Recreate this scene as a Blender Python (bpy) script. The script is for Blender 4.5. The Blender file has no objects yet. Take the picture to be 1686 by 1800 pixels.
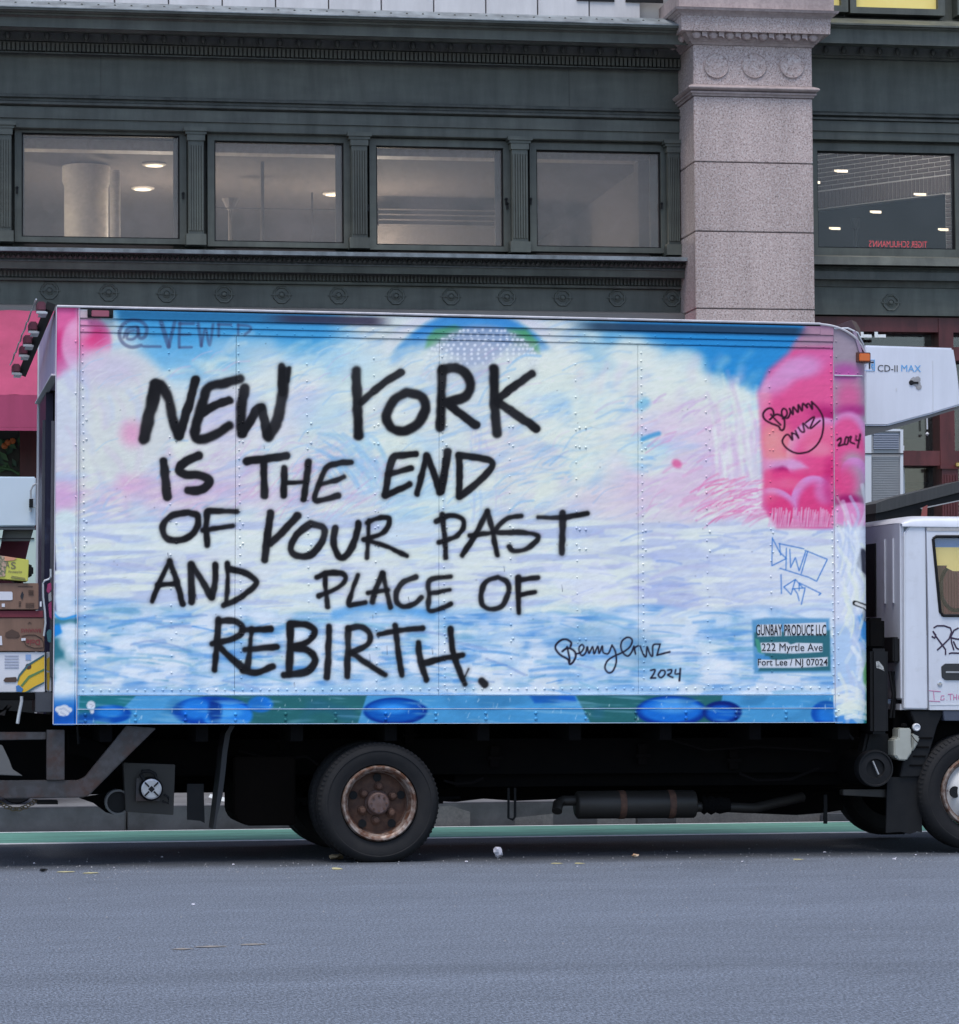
import bpy, math, random
import numpy as np
from mathutils import Matrix, Vector, Euler
R = math.radians
scene = bpy.context.scene
COL = scene.collection
random.seed(5)
# ------------------------------------------------------------------ camera
CAM = Vector((-1.052, -19.8935, 1.2854)); YAW, PIT, ROL, FPX = .1912, .0493, -.007, 5400.0
_f = Vector((math.sin(YAW)*math.cos(PIT), math.cos(YAW)*math.cos(PIT), math.sin(PIT)))
_r = Vector((math.cos(YAW), -math.sin(YAW), 0)); _u = _r.cross(_f)
_r2 = _r*math.cos(ROL)+_u*math.sin(ROL); _u2 = -_r*math.sin(ROL)+_u*math.cos(ROL)
cd = bpy.data.cameras.new('camera'); cam = bpy.data.objects.new('camera', cd); COL.objects.link(cam)
cam.matrix_world = Matrix(((_r2.x, _u2.x, -_f.x, CAM.x), (_r2.y, _u2.y, -_f.y, CAM.y), (_r2.z, _u2.z, -_f.z, CAM.z), (0, 0, 0, 1)))
cd.sensor_fit = 'HORIZONTAL'; cd.sensor_width = 36; cd.lens = 36*FPX/1686; cd.clip_end = 1500
scene.camera = cam
# ------------------------------------------------------------------ sky, sun, exposure
world = bpy.data.worlds.new('World'); scene.world = world; world.use_nodes = True
wn = world.node_tree; bg = wn.nodes['Background']
sky = wn.nodes.new('ShaderNodeTexSky'); sky.sky_type = 'NISHITA'; sky.sun_disc = False
SUN_EL, SUN_AZ = 70, 200          # azimuth measured from +Y, clockwise: behind the camera
sky.sun_elevation = R(SUN_EL); sky.sun_rotation = R(SUN_AZ); sky.dust_density = 1.6; sky.ozone_density = 1.5
wn.links.new(sky.outputs[0], bg.inputs[0]); bg.inputs[1].default_value = .13
sl = bpy.data.lights.new('sun', 'SUN'); sl.energy = 1.5; sl.angle = R(26); sl.color = (1, .965, .93)
so = bpy.data.objects.new('sun', sl); COL.objects.link(so)
sd = Vector((math.sin(R(SUN_AZ))*math.cos(R(SUN_EL)), math.cos(R(SUN_AZ))*math.cos(R(SUN_EL)), math.sin(R(SUN_EL))))
so.rotation_euler = sd.to_track_quat('Z', 'Y').to_euler(); so.location = (0, -10, 30)
scene.view_settings.view_transform = 'Standard'; scene.view_settings.look = 'None'
scene.view_settings.exposure = .80; scene.view_settings.gamma = 1
scene.view_settings.use_curve_mapping = False
scene.cycles.max_bounces = 6; scene.cycles.transparent_max_bounces = 12
# ------------------------------------------------------------------ frames: street, truck, building
M_ST = Matrix.Rotation(.0043, 4, 'Y')
M_TR = Matrix.Rotation(.0081, 4, 'Y')
M_BD = Matrix.Translation((0, 8, 0)) @ Matrix.Rotation(-.0233, 4, 'Z')
def _ray(m, px, py):
    d = _f*FPX+_r2*(px-843)-_u2*(py-900); mi = m.inverted()
    return mi @ CAM, mi.to_3x3() @ d
def on_y(m, px, py, y=0.0):
    o, d = _ray(m, px, py); t = (y-o.y)/d.y; p = o+d*t; return p.x, p.z
def on_x(m, px, py, x=0.0):
    o, d = _ray(m, px, py); t = (x-o.x)/d.x; p = o+d*t; return p.y, p.z
def on_z(m, px, py, z=0.0):
    o, d = _ray(m, px, py); t = (z-o.z)/d.z; p = o+d*t; return p.x, p.y
def T(px, py, y=0.0): return on_y(M_TR, px, py, y)
def B(px, py, y=0.0): return on_y(M_BD, px, py, y)
def TP(pts, y=0.0): return [T(a, b, y) for a, b in pts]
def BP(pts, y=0.0): return [B(a, b, y) for a, b in pts]
# ------------------------------------------------------------------ materials
def nodes(name):
    m = bpy.data.materials.new(name); m.use_nodes = True; return m, m.node_tree, m.node_tree.nodes['Principled BSDF']
def mat(name, c, rough=.6, c2=None, scale=4., detail=6., amt=.5, metal=0., bump=0., bscale=60., stretch=(1, 1, 1), spec=.5, c3=None, s3=60., a3=.5, lo=.35, hi=.7):
    m, nt, p = nodes(name)
    p.inputs['Roughness'].default_value = rough; p.inputs['Metallic'].default_value = metal; p.inputs['Specular IOR Level'].default_value = spec
    p.inputs['Base Color'].default_value = (*c, 1)
    tc = nt.nodes.new('ShaderNodeTexCoord'); mp = nt.nodes.new('ShaderNodeMapping'); mp.inputs['Scale'].default_value = stretch
    nt.links.new(tc.outputs['Object'], mp.inputs[0])
    col = None
    def layer(prev, cc, sc, am, l, h):
        n = nt.nodes.new('ShaderNodeTexNoise'); n.inputs['Scale'].default_value = sc; n.inputs['Detail'].default_value = detail; n.inputs['Roughness'].default_value = .62
        nt.links.new(mp.outputs[0], n.inputs['Vector'])
        r = nt.nodes.new('ShaderNodeMapRange'); r.inputs[1].default_value = l; r.inputs[2].default_value = h; r.inputs[3].default_value = 0; r.inputs[4].default_value = am
        nt.links.new(n.outputs[0], r.inputs[0])
        x = nt.nodes.new('ShaderNodeMix'); x.data_type = 'RGBA'
        nt.links.new(r.outputs[0], x.inputs[0])
        if prev is None: x.inputs[6].default_value = (*c, 1)
        else: nt.links.new(prev, x.inputs[6])
        x.inputs[7].default_value = (*cc, 1); return x.outputs[2]
    if c2: col = layer(col, c2, scale, amt, lo, hi)
    if c3: col = layer(col, c3, s3, a3, lo, hi)
    if col: nt.links.new(col, p.inputs['Base Color'])
    if bump:
        n = nt.nodes.new('ShaderNodeTexNoise'); n.inputs['Scale'].default_value = bscale; n.inputs['Detail'].default_value = 4
        nt.links.new(mp.outputs[0], n.inputs['Vector']); b = nt.nodes.new('ShaderNodeBump'); b.inputs['Strength'].default_value = bump; b.inputs['Distance'].default_value = .01
        nt.links.new(n.outputs[0], b.inputs['Height']); nt.links.new(b.outputs[0], p.inputs['Normal'])
    return m
def emat(name, c, s, base=(.8, .8, .8)):
    m, nt, p = nodes(name); p.inputs['Base Color'].default_value = (*base, 1); p.inputs['Emission Color'].default_value = (*c, 1); p.inputs['Emission Strength'].default_value = s; return m
def glass(name, tint=(.8, .82, .8), refl=.12, rough=.02, dirt=.06, dcol=(.35, .33, .30), ribs=0):
    m, nt, p = nodes(name); nt.nodes.remove(p); out = nt.nodes['Material Output']
    tr = nt.nodes.new('ShaderNodeBsdfTransparent'); tr.inputs[0].default_value = (*tint, 1)
    gl = nt.nodes.new('ShaderNodeBsdfGlossy'); gl.inputs['Roughness'].default_value = rough
    df = nt.nodes.new('ShaderNodeBsdfDiffuse'); df.inputs[0].default_value = (*dcol, 1)
    m1 = nt.nodes.new('ShaderNodeMixShader'); m1.inputs[0].default_value = refl
    m2 = nt.nodes.new('ShaderNodeMixShader')
    n = nt.nodes.new('ShaderNodeTexNoise'); n.inputs['Scale'].default_value = 2.2; n.inputs['Detail'].default_value = 7; n.inputs['Roughness'].default_value = .7
    tc = nt.nodes.new('ShaderNodeTexCoord'); nt.links.new(tc.outputs['Object'], n.inputs['Vector'])
    r = nt.nodes.new('ShaderNodeMapRange'); r.inputs[1].default_value = .3; r.inputs[2].default_value = .75; r.inputs[3].default_value = dirt*.35; r.inputs[4].default_value = dirt*1.9
    nt.links.new(n.outputs[0], r.inputs[0]); nt.links.new(r.outputs[0], m2.inputs[0])
    nt.links.new(tr.outputs[0], m1.inputs[1]); nt.links.new(gl.outputs[0], m1.inputs[2]); nt.links.new(m1.outputs[0], m2.inputs[1]); nt.links.new(df.outputs[0], m2.inputs[2])
    nt.links.new(m2.outputs[0], out.inputs[0]); return m
def painted(name, rough=.42, metal=0.):
    m, nt, p = nodes(name); a = nt.nodes.new('ShaderNodeAttribute'); a.attribute_name = 'paint'
    tc = nt.nodes.new('ShaderNodeTexCoord'); n = nt.nodes.new('ShaderNodeTexNoise'); n.inputs['Scale'].default_value = 260; n.inputs['Detail'].default_value = 3
    nt.links.new(tc.outputs['Object'], n.inputs['Vector'])
    r = nt.nodes.new('ShaderNodeMapRange'); r.inputs[1].default_value = .3; r.inputs[2].default_value = .7; r.inputs[3].default_value = .9; r.inputs[4].default_value = 1.08
    nt.links.new(n.outputs[0], r.inputs[0]); x = nt.nodes.new('ShaderNodeMix'); x.data_type = 'RGBA'; x.blend_type = 'MULTIPLY'; x.inputs[0].default_value = 1
    nt.links.new(a.outputs['Color'], x.inputs[6]); nt.links.new(r.outputs[0], x.inputs[7]); nt.links.new(x.outputs[2], p.inputs['Base Color'])
    p.inputs['Roughness'].default_value = rough; p.inputs['Specular IOR Level'].default_value = .16; p.inputs['Metallic'].default_value = metal
    n2 = nt.nodes.new('ShaderNodeTexNoise'); n2.inputs['Scale'].default_value = 5; n2.inputs['Detail'].default_value = 5; nt.links.new(tc.outputs['Object'], n2.inputs['Vector'])
    b = nt.nodes.new('ShaderNodeBump'); b.inputs['Strength'].default_value = .035; b.inputs['Distance'].default_value = .02; nt.links.new(n2.outputs[0], b.inputs['Height']); nt.links.new(b.outputs[0], p.inputs['Normal'])
    return m
# ------------------------------------------------------------------ mesh helpers
def vary(m, amt=.1, scale=1.2, stain=(.5, 1.1), st=(2.2, 2.2, .35), rnd=True):      # per-piece tone and run-down stains
    nt = m.node_tree; p = nt.nodes['Principled BSDF']; lk = p.inputs['Base Color'].links; src = lk[0].from_socket if lk else None
    tc = nt.nodes.new('ShaderNodeTexCoord'); mp = nt.nodes.new('ShaderNodeMapping'); mp.inputs['Scale'].default_value = st; nt.links.new(tc.outputs['Object'], mp.inputs[0])
    n = nt.nodes.new('ShaderNodeTexNoise'); n.inputs['Scale'].default_value = scale; n.inputs['Detail'].default_value = 8; n.inputs['Roughness'].default_value = .68; nt.links.new(mp.outputs[0], n.inputs[0])
    r = nt.nodes.new('ShaderNodeMapRange'); nt.links.new(n.outputs[0], r.inputs[0])
    for k, v in zip((1, 2, 3, 4), (.32, .62, stain[0], stain[1])): r.inputs[k].default_value = v
    oi = nt.nodes.new('ShaderNodeObjectInfo'); r2 = nt.nodes.new('ShaderNodeMapRange'); nt.links.new(oi.outputs['Random'], r2.inputs[0]); r2.inputs[3].default_value = 1-amt; r2.inputs[4].default_value = 1+amt
    q = nt.nodes.new('ShaderNodeMath'); q.operation = 'MULTIPLY'; nt.links.new(r.outputs[0], q.inputs[0]); nt.links.new(r2.outputs[0], q.inputs[1])
    x = nt.nodes.new('ShaderNodeMix'); x.data_type = 'RGBA'; x.blend_type = 'MULTIPLY'; x.inputs[0].default_value = 1
    if src: nt.links.new(src, x.inputs[6])
    else: x.inputs[6].default_value = p.inputs['Base Color'].default_value
    nt.links.new(q.outputs[0], x.inputs[7]); nt.links.new(x.outputs[2], p.inputs['Base Color'])
class MB:
    def __init__(s): s.v = []; s.f = []
    def add(s, v, f):
        n = len(s.v); s.v += [tuple(a) for a in v]; s.f += [tuple(i+n for i in q) for q in f]; return s
    def box(s, x0, x1, y0, y1, z0, z1):
        v = [(x, y, z) for x in (x0, x1) for y in (y0, y1) for z in (z0, z1)]
        return s.add(v, [(0, 1, 3, 2), (4, 6, 7, 5), (0, 4, 5, 1), (2, 3, 7, 6), (0, 2, 6, 4), (1, 5, 7, 3)])
    def prism(s, pts, y0, y1):           # polygon in XZ, pushed along Y
        n = len(pts); v = [(x, y0, z) for x, z in pts]+[(x, y1, z) for x, z in pts]
        return s.add(v, [tuple(range(n)), tuple(range(2*n-1, n-1, -1))]+[(i, i+n, (i+1) % n+n, (i+1) % n) for i in range(n)])
    def extx(s, prof, x0, x1):           # profile in YZ, pushed along X
        n = len(prof); v = [(x0, y, z) for y, z in prof]+[(x1, y, z) for y, z in prof]
        return s.add(v, [tuple(range(n)), tuple(range(2*n-1, n-1, -1))]+[(i, i+n, (i+1) % n+n, (i+1) % n) for i in range(n)])
    def lathe(s, prof, c, axis='Y', n=32, cap=True, rx=1., a0=0.):     # prof: (radius, distance along the axis)
        v = []; f = []; k = len(prof)
        for i in range(n):
            a = a0+2*math.pi*i/n; ca, sa = math.cos(a), math.sin(a)
            for r, h in prof:
                v.append({'Y': (c[0]+r*ca*rx, c[1]+h, c[2]+r*sa), 'Z': (c[0]+r*ca, c[1]+r*sa, c[2]+h), 'X': (c[0]+h, c[1]+r*ca, c[2]+r*sa)}[axis])
        for i in range(n):
            j = (i+1) % n
            for q in range(k-1): f.append((i*k+q, i*k+q+1, j*k+q+1, j*k+q))
        if cap: f.append(tuple(i*k for i in range(n))[::-1]); f.append(tuple(i*k+k-1 for i in range(n)))
        return s.add(v, f)
    def cyl(s, c, r, h, axis='Y', n=20): return s.lathe([(r, 0), (r, h)], c, axis, n)
    def tube(s, P, r, n=8):
        P = [Vector(p) for p in P]; v = []; f = []
        up = Vector((0.13, .31, 1)).normalized()
        for i, p in enumerate(P):
            d = (P[min(i+1, len(P)-1)]-P[max(i-1, 0)]).normalized(); a = d.cross(up).normalized(); b = d.cross(a)
            rr = r[i] if isinstance(r, (list, tuple)) else r
            v += [p+a*rr*math.cos(2*math.pi*k/n)+b*rr*math.sin(2*math.pi*k/n) for k in range(n)]
        for i in range(len(P)-1):
            for k in range(n): f.append((i*n+k, i*n+(k+1) % n, (i+1)*n+(k+1) % n, (i+1)*n+k))
        f.append(tuple(range(n))[::-1]); f.append(tuple(range((len(P)-1)*n, len(P)*n)))
        return s.add(v, f)
    def bar(s, p, q, w, h):              # square bar between two points
        p, q = Vector(p), Vector(q); d = (q-p).normalized(); a = d.cross(Vector((0, 1, 0)))
        a = (Vector((1, 0, 0)) if a.length < 1e-3 else a.normalized()); b = d.cross(a)
        v = [o+a*i*w/2+b*j*h/2 for o in (p, q) for i, j in ((-1, -1), (1, -1), (1, 1), (-1, 1))]
        return s.add(v, [(3, 2, 1, 0), (4, 5, 6, 7)]+[(i, (i+1) % 4, (i+1) % 4+4, i+4) for i in range(4)])
    def build(s, name, m, parent=None, smooth=False, bevel=0.):
        me = bpy.data.meshes.new(name); me.from_pydata(s.v, [], s.f); me.materials.append(m)
        if smooth: me.polygons.foreach_set('use_smooth', [True]*len(me.polygons))
        o = bpy.data.objects.new(name, me); COL.objects.link(o); o.parent = parent
        import bmesh
        bm = bmesh.new(); bm.from_mesh(me); bmesh.ops.recalc_face_normals(bm, faces=bm.faces)
        if bevel: bmesh.ops.bevel(bm, geom=list(bm.edges), offset=bevel, segments=2, affect='EDGES', clamp_overlap=True)
        bm.to_mesh(me); bm.free()
        if smooth:
            try: me.set_sharp_from_angle(angle=R(38))
            except Exception: pass
        return o
def tag(o, label=None, cat=None, group=None, kind=None):
    if label: o['label'] = label
    if cat: o['category'] = cat
    if group: o['group'] = group
    if kind: o['kind'] = kind
    return o
def empty(name, label, cat, loc=(0, 0, 0), rot=(0, 0, 0), group=None):
    o = bpy.data.objects.new(name, None); COL.objects.link(o); o.location = loc; o.rotation_euler = rot; o.empty_display_size = .2
    return tag(o, label, cat, group)
def twin(o, loc, parent=None):
    c = o.copy(); COL.objects.link(c); c.parent = parent if parent else o.parent; c.location = loc; return c
def text(s, x0, x1, z0, z1, y, m, parent, name='lettering', flip=False, bold=0., d=.0015, shear=0.):
    cu = bpy.data.curves.new(name, 'FONT'); cu.body = s; cu.offset = bold; cu.shear = shear; cu.resolution_u = 3
    t = bpy.data.objects.new(name, cu); COL.objects.link(t); bpy.context.view_layer.update()
    me = bpy.data.meshes.new_from_object(t.evaluated_get(bpy.context.evaluated_depsgraph_get()))
    bpy.data.objects.remove(t); bpy.data.curves.remove(cu)
    V = np.array([v.co[:] for v in me.vertices]); F = [tuple(p.vertices) for p in me.polygons]; bpy.data.meshes.remove(me)
    lo, hi = V.min(0), V.max(0); U = (V[:, 0]-lo[0])/(hi[0]-lo[0]); W = (V[:, 1]-lo[1])/(hi[1]-lo[1])
    if flip: U = 1-U; W = 1-W
    b = MB(); b.add([(x0+u*(x1-x0), y, z0+w*(z1-z0)) for u, w in zip(U, W)], F)
    return b.build(name, m, parent)
# ------------------------------------------------------------------ palette
GRN = mat('weathered green iron paint', (.078, .088, .074), .5, (.118, .120, .096), 1.1, amt=.8, stretch=(.5, 1, 2.2), c3=(.060, .062, .052), s3=5, a3=.6)
GRD = mat('green iron paint in mouldings', (.060, .067, .058), .55, (.10, .10, .085), 6, amt=.7, c3=(.055, .052, .042), s3=30, a3=.5)
OLV = mat('olive dusty dentil paint', (.088, .086, .068), .6, (.05, .055, .05), 9, amt=.6)
SILL = mat('lead grey flashing', (.20, .225, .24), .45, (.10, .12, .13), 5, amt=.7, stretch=(.4, 1, 1))
CARV = mat('dark carved iron', (.030, .032, .030), .5, (.13, .13, .115), 30, amt=.6)
GRAN = mat('pink grey granite', (.47, .365, .335), .6, (.155, .11, .10), 78, detail=2., amt=.85, lo=.50, hi=.66, bump=.15, bscale=120, c3=(.66, .60, .58), s3=50, a3=.6)
GRAM = mat('pink grey cut granite mouldings', (.42, .335, .315), .6, (.27, .21, .20), 30, detail=5, amt=.7, lo=.4, hi=.7)
MARB = mat('white glazed wall panel', (.62, .60, .60), .4, (.5, .48, .48), 3, amt=.5)
RED = mat('oxblood shopfront paint', (.105, .022, .022), .45, (.07, .016, .018), 4, amt=.6)
PINK = mat('magenta awning canvas', (.36, .05, .12), .85, (.31, .042, .10), 2, amt=.6, bump=.1, bscale=300)
ROOM = mat('beige plaster ceiling', (.15, .128, .116), .9, (.12, .103, .095), 1.2, amt=.6)
ROOD = mat('brown plaster wall', (.16, .14, .13), .9, (.12, .11, .10), 1.5, amt=.5)
CREAM = mat('cream painted column', (.80, .74, .66), .6, (.7, .64, .58), 2, amt=.5)
BLK = mat('black rubber and steel', (.006, .0065, .008), .6, (.012, .012, .013), 12, amt=.6, spec=.25)
DARK = mat('grimy chassis steel', (.0035, .0035, .004), .95, (.007, .006, .005), 7, amt=.5, spec=.08)
STEEL = mat('rusty galvanised steel', (.040, .038, .040), .5, (.055, .025, .018), 5, amt=.75, metal=.25, c3=(.075, .075, .085), s3=18, a3=.4, lo=.45, hi=.62)
RUST = mat('rusty wheel iron', (.070, .030, .019), .75, (.035, .020, .017), 14, amt=.9, c3=(.17, .085, .05), s3=26, a3=.5)
RIM = mat('scuffed chrome wheel lip', (.30, .25, .22), .5, (.11, .05, .03), 14, amt=1, metal=.3, lo=.38, hi=.56)
RIMW = mat('flaking white wheel paint', (.55, .54, .53), .5, (.13, .07, .05), 9, amt=1, lo=.52, hi=.6)
TYRE = mat('dusty tyre rubber', (.0125, .013, .015), .8, (.024, .023, .023), 6, amt=.7, spec=.2)
ALU = mat('dull aluminium', (.50, .51, .53), .35, (.34, .34, .36), 12, amt=.6, metal=.5)
WHT = mat('white cab paint', (.64, .66, .72), .28, (.56, .57, .62), 3, amt=.5, c3=(.40, .40, .41), s3=13, a3=.35, lo=.55, hi=.8)
WHU = mat('white refrigeration unit shell', (.68, .70, .77), .35, (.62, .64, .70), 2, amt=.5)
CARD = mat('brown cardboard', (.205, .120, .085), .85, (.16, .092, .066), 5, amt=.6)
CARW = mat('white printed cardboard', (.62, .62, .66), .7, (.55, .55, .58), 6, amt=.4)
LIME = mat('lime yellow carton', (.52, .50, .09), .6, (.45, .43, .07), 5, amt=.5)
YEL = mat('banana yellow print', (.68, .42, .03), .7); BLU = mat('blue print', (.05, .17, .42), .7); TEALP = mat('dark teal print', (.04, .11, .13), .7)
INKB = mat('black ink', (.012, .012, .018), .5); INKR = mat('red print', (.20, .03, .035), .7); INKG = mat('grey print', (.16, .14, .08), .7); CYAN = mat('sky blue print', (.10, .36, .68), .5); BRN = mat('brown print', (.07, .04, .03), .8)
LAV = mat('pale lavender painted metal', (.50, .44, .56), .45, (.30, .22, .40), 9, amt=.8, stretch=(1, 1, .3))
NAVY = mat('dark indigo painted door', (.016, .015, .045), .35, (.035, .032, .05), 6, amt=.8, c3=(.10, .13, .24), s3=4, a3=.35, lo=.55, hi=.66, stretch=(1, 4, .6))
MAR = mat('maroon lamp housing', (.10, .018, .035), .4); LENS = mat('dusty rose lamp lens', (.30, .07, .11), .3); AMB = mat('amber lamp lens', (.62, .13, .02), .2); CHR = mat('chrome', (.65, .65, .68), .15, metal=.9)
GREY = mat('grey louvred metal', (.34, .345, .35), .5, (.27, .27, .28), 4, amt=.5); GRL = mat('pale metal trim', (.62, .63, .66), .4); SLATE = mat('blue grey louvre blades', (.16, .19, .27), .5)
WIN = glass('hazy window glass', (.95, .94, .93), .04, .03, .22, (.36, .30, .27))
WIND = glass('dark shop glass', (.75, .75, .75), .10, .02, .06, (.1, .1, .1))
PVC = mat('milky coolant plastic', (.36, .37, .33), .4, (.28, .28, .24), 10, amt=.5)
PAINT = painted('spray painted aluminium', .4)
vary(GRAN, .07, .9, (.80, 1.08)); vary(GRAM, .04, 1.4, (.72, 1.1)); vary(GRN, .05, 2.2, (.62, 1.18)); vary(GRD, .05, 3, (.6, 1.2)); vary(SILL, .0, 4, (.45, 1.25), (1.5, 1, 1)); vary(WHT, 0, 1.5, (.90, 1.03)); vary(WHU, 0, 1.3, (.88, 1.03)); vary(RED, .04, 3, (.6, 1.3)); vary(CARD, .08, 6, (.8, 1.1)); vary(MARB, .05, 2, (.85, 1.04)); vary(PINK, 0, 1.6, (.85, 1.08))
# ------------------------------------------------------------------ street
def st(o): o.rotation_euler = (0, .0043, 0); return o
def sheet(name, x0, x1, y0, y1, z, m, **k):
    b = MB(); b.box(x0, x1, y0, y1, z-k.get('t', .3), z); o = st(b.build(name, m)); return tag(o, kind='structure')
ASPH, nt, p = nodes('asphalt')
tc = nt.nodes.new('ShaderNodeTexCoord'); 
def NZ(s, d=2., rg=.5, st_=(1, 1, 1)):
    mp = nt.nodes.new('ShaderNodeMapping'); mp.inputs['Scale'].default_value = st_; nt.links.new(tc.outputs['Object'], mp.inputs[0])
    n = nt.nodes.new('ShaderNodeTexNoise'); n.inputs['Scale'].default_value = s; n.inputs['Detail'].default_value = d; n.inputs['Roughness'].default_value = rg; nt.links.new(mp.outputs[0], n.inputs[0]); return n.outputs[0]
def MR(i, a, b, c, d):
    r = nt.nodes.new('ShaderNodeMapRange'); nt.links.new(i, r.inputs[0])
    for k, v in zip((1, 2, 3, 4), (a, b, c, d)): r.inputs[k].default_value = v
    return r.outputs[0]
def MUL(a, b):
    q = nt.nodes.new('ShaderNodeMath'); q.operation = 'MULTIPLY'; nt.links.new(a, q.inputs[0]); nt.links.new(b, q.inputs[1]); return q.outputs[0]
val = MUL(MUL(MR(NZ(85, 3, .8, (1, .32, 1)), .40, .60, .48, 1.52), MR(NZ(170, 2, .6, (1, .3, 1)), .34, .66, .65, 1.4)), MUL(MR(NZ(.9, 6, .6, (.12, 1, 1)), .3, .7, .90, 1.10), MR(NZ(5, 4, .6, (.5, 1, 1)), .3, .7, .9, 1.1)))
mx = nt.nodes.new('ShaderNodeMix'); mx.data_type = 'RGBA'; mx.blend_type = 'MULTIPLY'; mx.inputs[0].default_value = 1; mx.inputs[6].default_value = (.106, .122, .150, 1)
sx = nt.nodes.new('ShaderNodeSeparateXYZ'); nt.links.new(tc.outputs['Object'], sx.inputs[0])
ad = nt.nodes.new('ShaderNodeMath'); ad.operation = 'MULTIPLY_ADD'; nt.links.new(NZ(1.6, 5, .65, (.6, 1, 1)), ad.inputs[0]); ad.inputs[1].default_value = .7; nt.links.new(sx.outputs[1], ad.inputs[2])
val = MUL(val, MR(ad.outputs[0], .02, .42, 1, .42))  # darker parking lane, also painting in the shade under the truck
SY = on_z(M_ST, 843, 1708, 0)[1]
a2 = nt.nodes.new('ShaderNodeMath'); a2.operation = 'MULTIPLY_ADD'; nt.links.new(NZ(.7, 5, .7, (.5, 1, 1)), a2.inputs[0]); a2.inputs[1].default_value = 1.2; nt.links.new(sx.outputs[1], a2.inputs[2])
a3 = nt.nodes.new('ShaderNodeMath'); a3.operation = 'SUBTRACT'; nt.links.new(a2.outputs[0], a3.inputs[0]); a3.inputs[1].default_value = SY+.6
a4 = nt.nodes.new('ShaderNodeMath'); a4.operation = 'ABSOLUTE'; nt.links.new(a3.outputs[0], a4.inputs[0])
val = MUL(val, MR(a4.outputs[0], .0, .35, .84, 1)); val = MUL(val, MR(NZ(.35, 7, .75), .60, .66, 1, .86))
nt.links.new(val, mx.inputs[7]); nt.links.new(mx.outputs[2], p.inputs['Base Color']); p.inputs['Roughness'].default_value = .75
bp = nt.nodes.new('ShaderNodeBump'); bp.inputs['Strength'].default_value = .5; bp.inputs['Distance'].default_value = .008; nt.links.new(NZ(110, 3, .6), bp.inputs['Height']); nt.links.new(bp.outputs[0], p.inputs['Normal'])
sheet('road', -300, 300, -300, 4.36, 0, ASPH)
LANE = mat('green bike lane paint', (.12, .31, .245), .7, (.09, .24, .20), 3, amt=.8, stretch=(.4, 2, 1), c3=(.05, .12, .11), s3=60, a3=.5)
LINE = mat('worn white road paint', (.62, .64, .66), .7, (.30, .31, .33), 20, amt=.8, stretch=(.6, 2, 1))
sheet('bike_lane', -60, 60, 2.80, 4.22, .004, LANE, t=.003); sheet('road_marking', -60, 60, 2.66, 2.785, .004, LINE, t=.003); sheet('road_marking', -60, 60, 4.225, 4.30, .004, LINE, t=.003)
vary(LANE, 0, 2.5, (.55, 1.15), (.5, 3, 1))
SIDE = mat('concrete pavement', (.135, .14, .15), .8, (.10, .105, .115), 3, amt=.7, c3=(.27, .27, .28), s3=50, a3=.4, bump=.1)
KERB = mat('dark granite kerb', (.055, .062, .075), .6, (.085, .092, .105), 5, amt=.6, c3=(.06, .06, .07), s3=80, a3=.5)
o = sheet('sidewalk', -300, 300, 4.56, 60, .17, SIDE, t=.5)
KX = on_z(M_ST, 860, 1440, .1)[0]
vary(KERB, .15, 3, (.6, 1.3), (1, 1, 1)); vary(SIDE, 0, 2, (.7, 1.1), (1, 1, 1))
kr = tag(empty('kerb', 'dark granite kerb edging the sidewalk behind the box truck', 'kerb', rot=(0, .0043, 0)), kind='structure')
del kr['category']
x = on_z(M_ST, 223, 1460, 0)[0]-1.9*8
while x < 30:
    w = 1.9; b = MB()
    if x > KX-.3 and x < KX+1.7: x += w; continue
    hz = .185 if x < KX else .06
    b.box(x+.006, x+w-.006, 4.37+random.uniform(0, .01), 4.55, -.2, hz+random.uniform(0, .004)); b.build('kerb_stone', KERB, kr, bevel=.012); x += w
# sunken, cracked kerb stretch
xs = [KX-.32+i*.16 for i in range(14)]
for i in range(6):
    a = KX-.3+i*.34; h = [.16, .10, .07, .11, .13, .06][i]; b = MB()
    b.prism([(a, -.1), (a+.33, -.1), (a+.33, h+[-.04, -.02, .03, .02, -.05, 0][i]), (a+.16, h+.015), (a, h)], 4.37+.02*(i % 2), 4.57); b.build('kerb_stone', KERB if i % 2 else SIDE, kr, bevel=.008)
# faded yellow utility marks
YM = mat('faded yellow utility paint', (.62, .56, .26), .8, (.12, .12, .12), 30, amt=1, stretch=(1, 3, 1))
for (a, b_, c_, d_) in ((98, 1534, 34, 1.6), (144, 1536, 30, 1.6), (584, 1529, 14, 3), (968, 1519, 20, 1.3), (1010, 1519, 16, 1.5), (340, 1666, 60, 2.2), (420, 1662, 50, 2), (300, 1670, 40, 1.8), (1395, 1512, 14, 1.5)):
    X0, Y0 = on_z(M_ST, a, b_, 0); X1, Y1 = on_z(M_ST, a+c_, b_-d_, 0); q = [(X0, Y0), ((X0+X1)/2, Y0-.02), (X1, Y0+.01), (X1-.01, Y1), ((X0+X1)/2, Y1+.03), (X0+.02, Y1)]
    me = MB(); me.add([(x_, y_, .003) for x_, y_ in q], [(0, 1, 2, 3, 4, 5)]); tag(st(me.build('road_marking', YM if b_ < 1600 else mat('ochre stain', (.30, .25, .19), .8, (.12, .125, .14), 30, amt=1))), kind='structure')
# ------------------------------------------------------------------ mural painted in code
MX0, MY0, MW, MH = 84, 526, 1460, 764

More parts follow.
